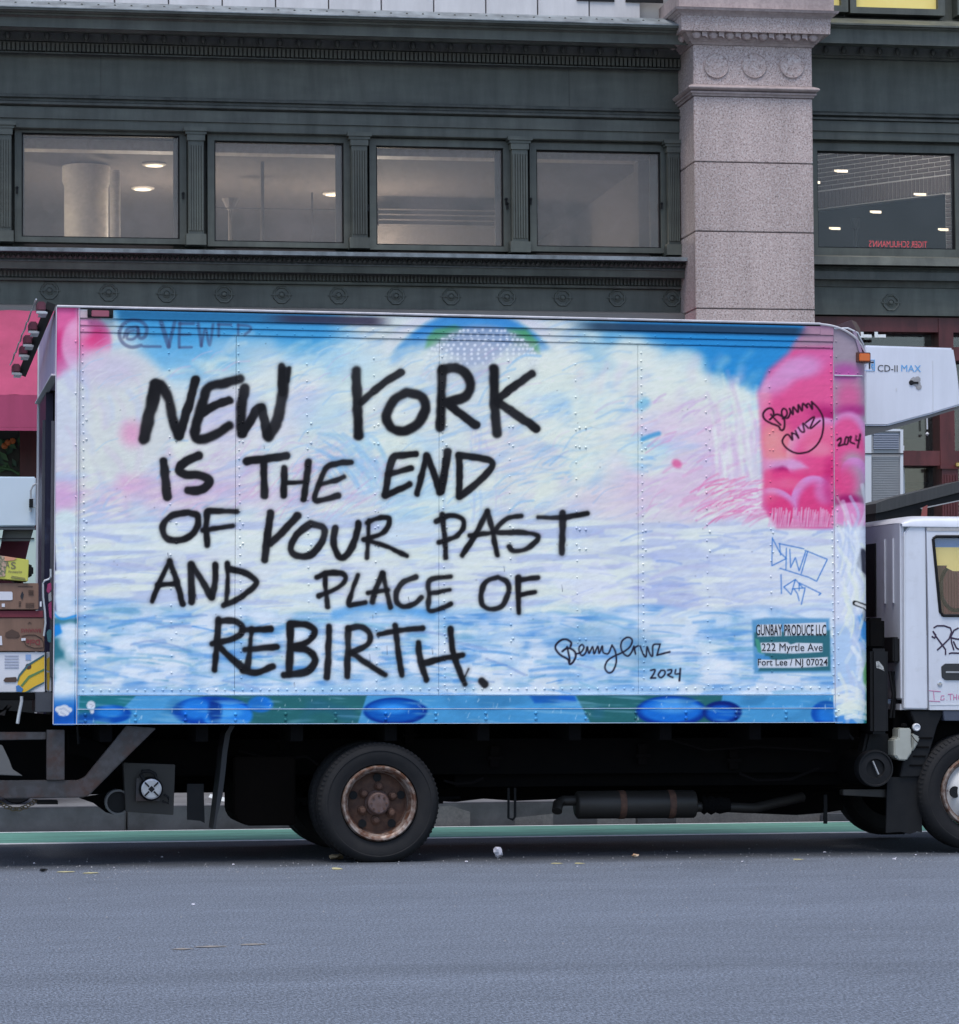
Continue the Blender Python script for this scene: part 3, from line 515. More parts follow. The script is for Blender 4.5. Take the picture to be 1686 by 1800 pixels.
    def L(o, lst, col=INK, a=1., soft=2.0, halo=True):
        ox, oy, s = o
        for pts, w in lst:
            P = [(ox+x/s, oy+y/s) for x, y in pts]
            if halo: stroke(P, w/s+2, col, .30*a, 7.5)
        for pts, w in lst:
            P = [(ox+x/s, oy+y/s) for x, y in pts]
            stroke(P, w/s*(1.13 if halo else 1), col, a, soft*(1.45 if w/s > 14 and halo else 1), rag=halo)
    Z4, Z5, Z7, ZA, ZW = (90, 530, 4.112), (500, 530, 3.372), (90, 780, 3.065), (600, 780, 3.665), (400, 620, 10)
    ZS, ZP, ZG, ZB = (960, 1100, 6.485), (1320, 680, 7.664), (1300, 930, 6.665), (90, 950, 2.764)
    PU = _c(66, 66, 104)
    L(Z4, [([(600, 210), (560, 220), (548, 265), (590, 272), (625, 240), (625, 188), (590, 185), (550, 200), (525, 260)], 20), ([(625, 190), (640, 262), (680, 250), (690, 190), (650, 145), (580, 135), (520, 165), (492, 235), (520, 300), (580, 330), (650, 318)], 26),
           ([(668, 325), (790, 326)], 20), ([(795, 150), (850, 325)], 34), ([(850, 325), (892, 150)], 26), ([(932, 155), (925, 240), (925, 330)], 22), ([(925, 160), (1030, 160)], 22), ([(935, 240), (1005, 238)], 18), ([(930, 332), (1015, 330)], 18),
           ([(1062, 160), (1075, 240), (1085, 320)], 24), ([(1085, 320), (1115, 200), (1145, 315), (1170, 165)], 20), ([(1212, 165), (1210, 250)], 20), ([(1205, 165), (1300, 168)], 20), ([(1352, 165), (1352, 240)], 18), ([(1350, 170), (1430, 178), (1440, 205), (1400, 240)], 20)], PU, .55, 1.6, False)
    stroke([(385, 610), (470, 608)], 30, _c(196, 214, 228), .35, 10)
    L(Z4, [([(757, 600), (738, 700), (702, 850), (672, 990)], 78), ([(790, 600), (848, 700), (880, 850), (920, 968)], 62), ([(925, 968), (990, 760), (1045, 565)], 56),
           ([(1365, 558), (1240, 592), (1135, 622), (1085, 760), (1045, 900), (1046, 985), (1120, 992), (1210, 945), (1288, 898)], 58), ([(1100, 800), (1200, 745), (1288, 715)], 50)])
    L(ZW, [([(300, 625), (262, 850), (235, 1150), (250, 1400)], 150), ([(255, 1420), (400, 1200), (520, 990), (600, 950)], 130), ([(600, 950), (655, 1200), (705, 1450)], 130), ([(725, 1460), (860, 1220), (930, 950), (985, 600), (990, 330)], 165), ([(950, 240), (965, 700)], 120), ([(1085, 270), (1060, 500)], 60)])
    L(Z5, [([(425, 410), (433, 600), (440, 795)], 52), ([(455, 600), (560, 505), (690, 418)], 38), ([(725, 538), (645, 590), (605, 680), (640, 752), (715, 766), (790, 725), (836, 635), (810, 560), (725, 538)], 50),
           ([(937, 400), (930, 600), (925, 745)], 50), ([(937, 405), (1020, 395), (1085, 440), (1102, 510), (1060, 570), (960, 595)], 50), ([(960, 600), (1050, 670), (1135, 733)], 44),
           ([(1243, 400), (1245, 600), (1260, 778)], 50), ([(1255, 590), (1350, 510), (1470, 428)], 40), ([(1270, 600), (1380, 675), (1492, 752)], 46)])
    L(Z7, [([(607, 95), (615, 190), (625, 285)], 42), ([(795, 65), (720, 98), (688, 140), (720, 165), (800, 170), (850, 195), (835, 232), (790, 252), (738, 250)], 40), ([(1055, 95), (1160, 82), (1268, 64)], 36), ([(1145, 95), (1145, 190), (1150, 280)], 34),
           ([(1255, 135), (1253, 280)], 30), ([(1387, 98), (1376, 200), (1360, 298)], 34), ([(1268, 212), (1370, 207)], 20), ([(1618, 100), (1540, 106), (1482, 130), (1442, 220), (1420, 300), (1480, 297), (1545, 277)], 30), ([(1450, 218), (1520, 202), (1578, 177)], 26),
           ([(740, 370), (650, 388), (603, 440), (612, 498), (660, 522), (730, 508), (785, 455), (788, 392), (740, 370)], 32), ([(840, 365), (835, 450), (840, 545)], 30), ([(845, 362), (1000, 364)], 30), ([(815, 467), (978, 442)], 26),
           ([(1182, 372), (1167, 490), (1150, 625)], 34), ([(1328, 388), (1260, 462), (1182, 538)], 34), ([(1400, 430), (1325, 488), (1291, 565), (1330, 605), (1400, 598), (1458, 530), (1470, 455), (1400, 430)], 32), ([(1530, 455), (1522, 540), (1555, 612), (1600, 592), (1640, 510), (1655, 430)], 32)])
    L(ZA, [([(480, 68), (400, 76), (338, 88), (305, 190), (282, 335)], 40), ([(300, 197), (380, 176), (450, 156)], 36), ([(280, 335), (360, 300), (440, 262)], 38), ([(548, 78), (520, 200), (488, 322)], 36), ([(555, 85), (600, 200), (635, 308)], 38), ([(640, 308), (662, 200), (685, 50)], 46),
           ([(757, 75), (764, 200), (757, 342)], 36), ([(757, 75), (860, 85), (955, 108), (968, 150), (900, 230), (762, 342)], 38),
           ([(178, 495), (172, 620), (167, 735)], 26), ([(165, 510), (240, 480), (305, 482), (298, 540), (240, 588), (145, 615)], 30), ([(145, 615), (280, 658), (422, 722)], 26),
           ([(650, 455), (665, 600), (675, 735)], 28), ([(612, 500), (700, 463), (778, 482), (785, 540), (735, 600), (630, 635)], 28), ([(780, 720), (855, 600), (942, 437)], 28), ([(942, 437), (972, 550), (1005, 718)], 30), ([(825, 592), (985, 572)], 26),
           ([(1158, 465), (1080, 478), (1012, 530), (1010, 572), (1150, 570), (1250, 585), (1265, 618), (1190, 678), (1110, 692), (1082, 662)], 30), ([(1268, 475), (1420, 475), (1585, 448)], 28), ([(1425, 445), (1425, 600), (1420, 705)], 38),
           ([(108, 845), (75, 930), (47, 1036), (85, 1036), (155, 1022)], 28), ([(200, 1018), (225, 930), (265, 838)], 34), ([(268, 838), (290, 940), (318, 1055)], 30), ([(172, 960), (300, 942)], 28), ([(480, 858), (400, 892), (355, 960), (357, 1020), (400, 1050), (470, 1030), (518, 988)], 30),
           ([(703, 856), (570, 880), (565, 980), (562, 1068), (620, 1070), (708, 1032)], 28), ([(570, 965), (700, 942)], 25), ([(1010, 860), (930, 890), (900, 970), (912, 1040), (970, 1066), (1040, 1040), (1078, 960), (1068, 890), (1010, 860)], 28), ([(1140, 862), (1140, 980), (1143, 1090)], 30), ([(1140, 880), (1268, 862)], 24), ([(1150, 975), (1248, 955)], 25),
           ([(45, 1192), (42, 1350), (38, 1500)], 36), ([(45, 1192), (120, 1180), (183, 1220), (170, 1290), (60, 1350)], 34), ([(70, 1350), (170, 1420), (283, 1488)], 34), ([(240, 1228), (380, 1202), (522, 1190)], 32), ([(348, 1175), (365, 1330), (390, 1492)], 34),
           ([(497, 1282), (510, 1400), (548, 1518)], 34), ([(530, 1415), (650, 1385), (778, 1362)], 32), ([(703, 1192), (720, 1340), (760, 1460), (798, 1550)], 34), ([(820, 1450), (798, 1500)], 10), ([(905, 1530), (925, 1550)], 44)])
    L(ZB, [([(490, 295), (530, 195), (575, 102)], 24), ([(575, 102), (610, 200), (638, 308)], 28), ([(515, 216), (600, 210)], 22), ([(680, 118), (683, 298)], 30), ([(685, 122), (735, 200), (780, 278)], 28), ([(782, 278), (796, 200), (797, 118)], 28), ([(855, 112), (858, 200), (850, 305)], 20),
           ([(870, 142), (940, 157), (995, 195), (980, 232), (900, 290), (838, 316)], 27), ([(1330, 160), (1335, 240), (1343, 322)], 22), ([(1292, 178), (1340, 160), (1410, 162), (1430, 188), (1395, 228), (1302, 270)], 24),
           ([(812, 382), (805, 500), (793, 630)], 28), ([(815, 392), (890, 392), (932, 430), (900, 470), (782, 504)], 26), ([(800, 500), (860, 560), (935, 622)], 26), ([(935, 632), (1000, 642), (1076, 612)], 26), ([(975, 430), (965, 530), (955, 620)], 24), ([(925, 436), (1068, 432)], 25), ([(942, 530), (1098, 517)], 28),
           ([(1162, 405), (1160, 530), (1155, 650)], 30), ([(1162, 406), (1240, 410), (1280, 440), (1250, 490), (1165, 520)], 28), ([(1165, 520), (1240, 530), (1282, 580), (1240, 638), (1132, 655)], 30), ([(1350, 418), (1347, 540), (1340, 665)], 27)])
    # signatures and tags
    DK = _c(26, 20, 40)
    L(ZS, [([(280, 235), (285, 190), (230, 155), (170, 165), (115, 215), (110, 265), (160, 330), (250, 385), (270, 438), (310, 410), (338, 350), (330, 300), (290, 265), (240, 255), (185, 292)], 24), ([(240, 240), (260, 330), (272, 400)], 22),
           ([(335, 320), (390, 310), (432, 250), (410, 215), (378, 245), (380, 300), (410, 340), (450, 310), (470, 240), (490, 315), (530, 240), (548, 320), (590, 235), (605, 315), (640, 232), (650, 300), (685, 320), (715, 310), (752, 222)], 19),
           ([(752, 222), (785, 280), (800, 350), (798, 430), (760, 518), (710, 535), (672, 480), (700, 400), (780, 345), (880, 300), (960, 235), (980, 160), (930, 132), (870, 170), (852, 240), (880, 312), (930, 345), (970, 310), (1002, 235)], 20),
           ([(1000, 235), (1020, 322), (1012, 255), (1050, 228)], 19), ([(1072, 232), (1110, 328), (1140, 350), (1152, 240), (1185, 325), (1215, 342), (1222, 222), (1300, 210)], 19), ([(1300, 210), (1265, 335)], 19), ([(1265, 335), (1410, 298)], 22),
           ([(1195, 508), (1240, 500), (1232, 540), (1195, 597)], 20), ([(1195, 597), (1248, 595)], 20), ([(1310, 510), (1280, 560), (1310, 592), (1352, 555), (1350, 512), (1310, 508)], 20), ([(1388, 506), (1432, 502), (1422, 540), (1388, 562), (1445, 590)], 20), ([(1478, 500), (1475, 550), (1530, 545)], 18), ([(1531, 490), (1520, 628)], 22)], DK, 1, .9, False)
    DP = _c(44, 10, 34)
    L(ZP, [([(310, 380), (300, 320), (260, 287), (200, 312), (165, 372), (190, 440), (270, 490), (370, 530), (400, 578), (437, 578), (455, 520), (450, 440), (410, 392), (340, 372), (258, 438)], 27), ([(270, 372), (330, 440), (402, 512)], 24),
           ([(430, 430), (485, 380), (482, 320), (440, 292), (415, 335), (432, 402), (500, 418), (532, 340), (522, 292), (568, 372), (572, 272), (635, 342), (640, 242), (690, 322), (702, 226), (760, 280), (752, 240), (785, 232), (828, 300), (820, 202)], 25),
           ([(820, 202), (900, 280), (960, 380), (978, 480), (962, 640), (900, 770), (800, 860), (700, 892), (600, 890), (500, 840), (436, 770), (430, 710), (470, 652), (512, 650), (560, 715), (552, 622)], 25),
           ([(552, 622), (605, 640), (645, 690), (602, 592)], 22), ([(640, 548), (680, 602), (722, 600), (702, 492), (775, 555)], 22), ([(740, 482), (855, 406), (802, 560), (932, 456)], 23),
           ([(1165, 720), (1210, 690), (1212, 740), (1180, 792), (1240, 780)], 26), ([(1260, 770), (1282, 682), (1312, 692), (1302, 768), (1262, 776)], 24), ([(1312, 692), (1352, 670), (1342, 740), (1402, 768)], 24), ([(1422, 662), (1412, 720), (1470, 712)], 22), ([(1475, 642), (1440, 818)], 28)], DP, 1, .9, False)
    BT = _c(44, 112, 196)
    for pts in ([(385, 100), (380, 430), (550, 345), (470, 270), (388, 110)], [(550, 225), (545, 470)], [(470, 170), (482, 305)], [(465, 170), (755, 232)], [(590, 235), (600, 450), (655, 335), (700, 490), (775, 265)],
                [(770, 250), (1030, 355), (905, 612), (810, 565), (475, 460)], [(800, 260), (725, 520)], [(487, 535), (492, 755)], [(520, 678), (605, 768), (655, 590), (745, 690)], [(520, 678), (655, 590)],
                [(640, 700), (680, 760), (700, 840)], [(700, 630), (955, 755), (930, 775)], [(770, 690), (725, 885)], [(700, 640), (700, 720)], [(620, 700), (770, 690)]):
        stroke([(1300+x/6.665, 930+y/6.665) for x, y in pts], 1.9, BT, .95, .8, False)
    # paint drips / marks and missing ink specks
    for x, y, h in ((718, 1050, 8), (760, 1260-120, 10), (886, 995, 10), (988, 1028, 12), (680, 1135, 16), (650, 1150, 18), (517, 1200, 8), (295, 972, 7), (464, 783, 6), (345, 1045, 9), (655, 1081, 7)):
        stroke([(x, y), (x+1, y+h)], .9, _c(50, 50, 70), .7, .5, False)
    for i in range(60):
        x, y = rng.uniform(140, 1460), rng.uniform(600, 1215); stroke([(x, y), (x+.4, y+.4)], 1.3, _c(60, 55, 60), .7, .6, False)
    for i in range(22):
        x, y = rng.uniform(150, 1450), rng.uniform(600, 1215); l = rng.uniform(6, 20); a = rng.uniform(-.3, .3)
        stroke([(x, y), (x+l*math.cos(a), y+l*math.sin(a))], .8, _c(150, 150, 160), .35, .5, False)
    M[:] = np.clip(M, 0, 1)
    return np.clip(np.where(M <= .04045, M/12.92, ((M+.055)/1.055)**2.4)*np.array([1.08, 1.075, .985]), 0, .88)
# ------------------------------------------------------------------ the building
bd = empty('commercial_building', 'dark green iron and pink granite building with mezzanine windows behind the truck', 'building', (0, 8, 0), (0, 0, -.0233))
PX0 = B(1221, 300, -.6)[0]; PX1 = B(1429.5, 300, -.6)[0]; XL = -8.0; XR = PX1+6.5
def bay(x0, x1, ref, rows, name, m, parent=bd):       # rows: (pixel height, depth) pairs down the front, closed at the wall
    P = [(y, B(ref, py, y)[1]) for py, y in rows]; P = P+[(.30, P[-1][1]-.0), (.30, P[0][1])]
    b = MB(); b.extx(P, x0, x1); return b.build(name, m, parent)
def zl(py, y=0.): return B(600, py, y)[1]
def zr(py, y=0.): return B(1560, py, y)[1]
LX0, LX1, RX0, RX1 = XL, PX0-.002, PX1+.002, XR
# left bay, top to bottom
bay(LX0, LX1, 600, [(16, -.30), (26.5, -.64), (28, -.64)], 'flashing', SILL)
bay(LX0, LX1, 600, [(28.2, -.63), (32, -.63), (33, -.59), (36, -.58), (37, -.55), (41, -.55), (42, -.52), (46, -.50), (62, -.50), (63, -.22), (68, -.20)], 'cornice', GRN)
bay(LX0, LX1, 600, [(68.2, -.12), (86, -.10), (87, -.085), (88, -.08), (104, -.075), (105, -.10), (107, -.10), (108, -.03)], 'cornice_bed', GRD)
bay(LX0, LX1, 600, [(108.2, 0), (178, 0)], 'frieze', GRN)
bay(LX0, LX1, 600, [(178.2, -.05), (183, -.06), (185, -.03), (189, -.035), (191, -.07), (195, -.07), (198, -.03), (199.5, -.02)], 'string_moulding', GRD)
bay(LX0, LX1, 600, [(199.7, -.035), (219.5, -.035), (220.5, -.015), (236, -.015), (238, .0)], 'architrave', GRN)
bay(LX0, LX1, 600, [(442.5, .04), (443, -.30), (449.5, -.30), (450.5, -.25)], 'sill_ledge', SILL)
bay(LX0, LX1, 600, [(450.7, -.21), (463, -.19), (465, -.20), (467, -.20)], 'sill_band', CARV)
bay(LX0, LX1, 600, [(467.2, -.185), (480, -.17), (481, -.03), (494, -.02), (496, -.05), (500, -.045), (502, .0)], 'sill_fascia', GRN)
bay(LX0, LX1, 600, [(502.2, .0), (541.5, .0)], 'rosette_frieze', GRN)
bay(LX0, LX1, 600, [(541.7, -.06), (545, -.16), (560, -.16)], 'shopfront_ledge', mat('grey painted ledge', (.13, .13, .13), .6, (.09, .09, .09), 3, amt=.7, stretch=(.4, 1, 1)))
# right bay
bay(RX0, RX1, 1560, [(33, .02), (36, -.30), (42, -.50), (45, -.50), (46, -.46), (49, -.46), (50, -.44), (53, -.42), (78, -.42), (79, -.18), (82, -.14)], 'cornice', GRN)
bay(RX0, RX1, 1560, [(82.2, -.10), (99, -.07), (100, -.05), (104, -.05), (105, -.02)], 'cornice_bed', GRD)
bay(RX0, RX1, 1560, [(105.2, 0), (198, 0)], 'frieze', GRN)
bay(RX0, RX1, 1560, [(198.2, -.03), (201, -.05), (204, -.05), (207, -.015), (209, -.06), (212, -.06), (214, -.02)], 'string_moulding', GRD)
bay(RX0, RX1, 1560, [(214.2, -.035), (232, -.035), (233, -.015), (247, -.015), (248, .01)], 'architrave', GRN)
bay(RX0, RX1, 1560, [(450, .05), (452, -.16), (466, -.18), (467.5, -.10)], 'sill_ledge', GRN)
bay(RX0, RX1, 1560, [(467.7, -.10), (470, -.12), (473, -.08), (478, -.10), (492, -.10), (494, -.02), (505, -.01), (506, .0)], 'sill_fascia', GRD)
bay(RX0, RX1, 1560, [(506.2, .0), (554, .0)], 'rosette_frieze', GRN)
# the frame of plain seams on the frieze
b = MB()
for px in (176, 1000): X = B(px, 140, 0)[0]; b.box(X, X+.008, -.004, .01, zl(177), zl(109))
b.build('panel_seam', GRD, bd)
# eggs and dentils of the cornice
zc = (zl(70, -.14)+zl(84, -.13))/2; h = (zl(70, -.14)-zl(84, -.13))/2
eg = None; X = LX0+.1; step = .176; n = 0
def egg(x, y, z, r, m=GRD):
    b = MB(); b.lathe([(.001, -1), (.55, -.8), (.95, -.2), (.98, .25), (.7, .8), (.001, 1)], (0, 0, 0), 'Z', 10, False)
    v = [(a[0]*r*.62, a[1]*r*.45, a[2]*r) for a in b.v]; b.v = v; q = 10; ring = [(math.cos(t)*r*.92, -r*.16, math.sin(t)*r*1.15) for t in np.linspace(math.pi*.95, math.pi*2.05, 9)]
    b.tube(ring, r*.11, 5); o = b.build('egg_moulding', m, bd, True); o.location = (x, y, z); return o
eg = egg(X, -.135, zc, h)
while X < LX1-.25:
    X += step; twin(eg, (X, -.135, zc)); n += 1
zc2 = (zr(84, -.1)+zr(97, -.09))/2; h2 = (zr(84, -.1)-zr(97, -.09))/2
X = RX0+.1
while X < RX0+1.6: twin(eg, (X, -.10, zc2)); X += step
b = MB(); X = LX0
while X < LX1-.03: b.box(X, X+.025, -.125, -.078, zl(102.5, -.12), zl(88.5, -.12)); X += .0395
tag(b.build('dentils', OLV, bd), kind='stuff')
b = MB(); X = LX0                       # carved leaves along the sill band
while X < LX1-.02:
    z0, z1 = zl(462.5, -.22), zl(451.5, -.22)
    b.add([(X, -.212, z0+.01), (X+.02, -.245, (z0+z1)/2), (X+.04, -.212, z0+.01), (X+.02, -.215, z1), (X+.02, -.21, z0)], [(0, 1, 3), (1, 2, 3), (0, 4, 1), (4, 2, 1)])
    b.add([(X+.02, -.212, z1-.01), (X+.04, -.24, (z0+z1)/2+.01), (X+.055, -.212, z1-.01), (X+.04, -.21, z0+.01)], [(0, 1, 2), (0, 3, 1), (1, 3, 2)]); X += .046
tag(b.build('carved_leaves', CARV, bd), kind='stuff')
b = MB(); X = LX0
while X < LX1-.02: b.box(X, X+.016, -.05, -.02, zl(494, -.04), zl(484, -.04)); X += .034
tag(b.build('small_dentils', GRD, bd), kind='stuff')
# rivets on the flashing
b = MB(); X = LX0
while X < LX1: b.lathe([(.012, 0), (.008, -.01), (.001, -.012)], (X, -.46, zl(21, -.46)), 'Y', 6, False); X += .147
tag(b.build('flashing_rivets', GRD, bd), kind='stuff')
# rosettes
def rosette(x, z, r):
    b = MB(); b.lathe([(.22*r, -.006), (.22*r, -.016), (.12*r, -.022), (.001, -.022)], (0, 0, 0), 'Y', 12, False)
    b.lathe([(.42*r, 0), (.42*r, -.010), (.34*r, -.012), (.31*r, -.002)], (0, 0, 0), 'Y', 20, False)
    n = 48; v = []; f = []
    for i in range(n):
        a = 2*math.pi*i/n; k = 1+.09*abs(math.sin(4*a))
        for q, h in ((.62, 0), (.66, -.012), (.78, -.014), (.84, 0)): v.append((math.cos(a)*q*r*k*1.05, h, math.sin(a)*q*r*k*1.05))
    for i in range(n):
        for q in range(3): f.append((i*4+q, i*4+q+1, ((i+1) % n)*4+q+1, ((i+1) % n)*4+q))
    b.add(v, f)
    for sgn in (-1, 1): b.box(*sorted((sgn*.45*r, sgn*1.1*r)), -.014, .001, -.05*r, .05*r)
    o = b.build('rosette', GRN, bd, True); o.location = (x, 0, z); return o
r0 = rosette(*B(87, 511, 0), .088)
for px, py in ((191, 514.5), (293, 516.5), (394, 517.5), (495, 518.5), (595, 519.5), (696, 520.5), (793, 521.5), (891, 522.5), (989, 523.5), (1085, 524), (1181, 524.5), (-17, 509), (1416, 531), (1566, 532), (1716, 534)):
    X, Z = B(px, py, 0); twin(r0, (X, 0, Z))
# pilasters between the windows
def pilaster(pxa, pxb, top, bot, flutes=5):
    xa, zt = B(pxa, top, -.05); xb = B(pxb, top, -.05)[0]; zb_ = B(pxa, bot, -.05)[1]; w = xb-xa; mid = (xa+xb)/2
    c = MB(); c.box(xa+.03, xb-.03, -.05, .18, zb_+.10, zt-.12); p_ = c.build('pilaster', GRN, bd)
    f = MB()
    for k in range(flutes+1):
        x = xa+.045+(w-.09)*k/flutes; f.box(x-.006, x+.006, -.068, -.049, zb_+.13, zt-.16)
    f.build('flute_ribs', GRN, p_)
    k_ = MB(); k_.box(xa-.01, xb+.01, -.09, .18, zt-.035, zt); k_.box(xa+.005, xb-.005, -.075, .18, zt-.06, zt-.036); k_.box(xa+.02, xb-.02, -.065, .18, zt-.118, zt-.061); k_.build('capital', GRN, p_)
    k_ = MB(); k_.box(xa+.01, xb-.01, -.07, .18, zb_, zb_+.099); k_.build('base', GRN, p_)
    k_ = MB(); k_.box(xa-.09, xb+.09, .185, .21, zb_-.02, zt+.02); k_.build('backing', GRD, p_)
for a in ((-14, 26, 213, 424), (325, 364, 224, 430), (612, 651, 233, 436), (894, 933, 240, 443), (1168, 1200, 246, 448)): pilaster(*a)
# windows
def window(x0, x1, y0, y1, glassm=WIN, fr=(12, 12, 12, 9), fm=GRN, yy=.10, hd=10):
    X0, Z1 = B(x0, y0, yy); X1, _ = B(x1, y0, yy); Z0 = B(x0, y1, yy)[1]; s = 1/192
    l, r_, t, bt = [q*s for q in fr]
    f = MB(); f.box(X0-l, X0, yy-.05, yy+.08, Z0-bt, Z1+t); f.box(X1, X1+r_, yy-.05, yy+.08, Z0-bt, Z1+t); f.box(X0, X1, yy-.05, yy+.08, Z1, Z1+t); f.box(X0, X1, yy-.05, yy+.08, Z0-bt, Z0)
    w = f.build('window', fm, bd)
    g = MB(); e = .012; g.box(X0, X0+e, yy-.02, yy+.03, Z0, Z1); g.box(X1-e, X1, yy-.02, yy+.03, Z0, Z1); g.box(X0+e, X1-e, yy-.02, yy+.03, Z1-e, Z1); g.box(X0+e, X1-e, yy-.02, yy+.03, Z0, Z0+e); g.build('sash_bead', BLK, w)
    g = MB(); g.box(X0+e, X1-e, yy+.0, yy+.006, Z0+e, Z1-e); g.build('pane', glassm, w)
    hb = MB(); hb.box(X0-l-.03, X1+r_+.03, yy-.02, yy+.1, Z1+t+.001, Z1+t+hd*s); hb.box(X0-l-.03, X1+r_+.03, yy-.04, yy+.1, Z1+t+hd*s+.001, Z1+t+hd*s*2.1); hb.build('window_head', GRN, w)
    return X0, X1, Z0, Z1, w
for a in ((-308, -266, 199, 412), (-640, -560, 190, 400)): pilaster(*a)
window(-252, -28, 222, 408); window(-545, -322, 210, 399)
WN = [window(38, 315, 234, 417), window(376, 603, 248, 425), window(660, 883, 257, 431), window(941, 1159, 264, 434)]
for (x, y) in ((30, 330), (322, 340), (641, 358), (647, 362), (890, 350), (892, 358), (933, 350), (1163, 358)):      # little stay catches
    X, Z = B(x, y, .04); b = MB(); b.cyl((X, .03, Z), .014, .02, 'Y', 8); b.box(X-.008, X+.008, .03, .05, Z-.05, Z); b.build('window_catch', BLK, WN[min(3, int(x/300))][4])
WRt = window(1434, 1675, 266, 436, glass('clear shop glass', (.95, .95, .95), .03, .02, .04, (.3, .3, .3)), (12, 14, 14, 14)); X = B(1700, 300, .1)[0]
window(1712, 1960, 266, 436, WIND, (14, 14, 14, 14))
b = MB(); b.box(B(1688, 300, 0)[0]+.09, B(1688, 300, 0)[0]+.20, -.03, .2, zr(452), zr(249)); b.build('pilaster', GRN, bd)
b = MB(); b.box(LX0, B(-557, 300, .1)[0], .06, .3, zl(441), zl(241)); b.box(B(1975, 300, .1)[0], RX1, .06, .3, zr(451), zr(249)); b.build('blank_bay_wall', GRN, bd)
# wall behind the frames (left bay), with openings left free
b = MB(); b.box(LX0, LX1, .30, .40, zl(541), zl(436, .3)); b.box(LX0, LX1, .30, .40, zl(240, .3), zl(0, .3)+.4); b.build('rear_wall', ROOD, bd)
b = MB(); b.box(RX0, RX1, .30, .40, zr(556), zr(440, .3)); b.box(RX0, RX1, .30, .40, zr(262, .3), zr(36, .3)+2); b.build('rear_wall', ROOD, bd)
# upper storey: pale panels above the left cornice
z0 = zl(17.5, -.06); X = LX0; k = 0
b = MB(); b.box(LX0, PX1, .05, .3, z0-.4, z0+4); b.build('upper_wall', GREY, bd)
xj = B(390, 8, 0)[0]
xs_ = [xj+.49*i for i in range(-12, 12)]
for i, x in enumerate(xs_):
    if x+.49 > PX0-.02: break
    b = MB(); b.box(x+.006, x+.484, -.05+.002*(i % 3), .049, z0-.2, z0+.62); b.build('wall_panel', MARB, bd, bevel=.004)
b = MB(); b.box(LX0, PX0, -.04, .049, z0+.625, z0+3.6); b.build('upper_wall', MARB, bd)
b = MB()                                     # dark louvre slots in the last panels
for px in (1014, 1100): X = B(px, 10, -.06)[0]; b.box(X, X+.36, -.062, -.052, B(1050, 2, -.06)[1], B(1050, -18, -.06)[1])
b.build('vent_slot', BLK, bd)
# ------------------------------------------------------------------ granite pier
pier = MB(); pier.box(PX0+.03, PX1-.03, -.56, .4, 0, B(1300, 0, -.6)[1]+3); pier = pier.build('granite_pier', GRAM, bd)
def zp(py, y=-.6): return B(1300, py, y)[1]
js = [170, 285.5, 407.5, 543, 660, 790, 920, 1050, 1180, 1300, 1384]
for a, c in zip(js[:-1], js[1:]):
    b = MB(); b.box(PX0, PX1, -.6, .35, zp(c)+.004, zp(a)-.004); b.build('stone_block', GRAN, pier, bevel=.006)
b = MB(); b.box(PX0, PX1, -.6, .35, zp(150), zp(80)); b.build('stone_block', GRAN, pier, bevel=.004)
for px in (1259, 1326, 1392):
    X, Z = B(px, 115.5, -.6); b = MB(); b.lathe([(.118, 0), (.118, -.012), (.112, -.016), (.108, -.010)], (X, -.6, Z), 'Y', 36); b.build('stone_disc', GRAN, pier)
def band(p0, p1, out0, out1, name, m=GRAM, rnd=False):
    z1, z0_ = zp(p0, -.6-out0), zp(p1, -.6-out1); b = MB()
    if rnd:
        n = 7; rows = [(out0+(out1-out0)*i/n+.045*math.sin(math.pi*i/n), z1+(z0_-z1)*i/n) for i in range(n+1)]
    else: rows = [(out0, z1), (out1, z0_)]
    v = []; f = []
    for o_, z in rows: v += [(PX0-o_, .3, z), (PX0-o_, -.6-o_, z), (PX1+o_, -.6-o_, z), (PX1+o_, .3, z)]
    for i in range(len(rows)-1):
        for k in range(3): f.append((i*4+k, i*4+k+1, i*4+k+5, i*4+k+4))
        f.append((i*4+3, i*4, i*4+4, i*4+7))
    f.append((0, 1, 2, 3)); e = (len(rows)-1)*4; f.append((e+3, e+2, e+1, e)); b.add(v, f); return b.build(name, m, pier, smooth=rnd)
band(149.5, 161, .01, .02, 'torus_moulding', rnd=True); band(161.3, 164.5, .035, .032, 'fillet'); band(164.8, 169.5, .020, .012, 'fillet')
band(74, 79.8, .03, .012, 'fillet'); band(71, 73.8, .045, .04, 'fillet'); band(56, 70.8, .10, .05, 'ovolo')
band(29, 55.6, .145, .14, 'abacus', GRAN); band(25, 28.8, .16, .15, 'fillet'); band(19, 24.8, .19, .165, 'crown_moulding'); band(14, 18.8, .21, .20, 'crown_moulding'); band(-14, 13.8, .17, .17, 'plinth')
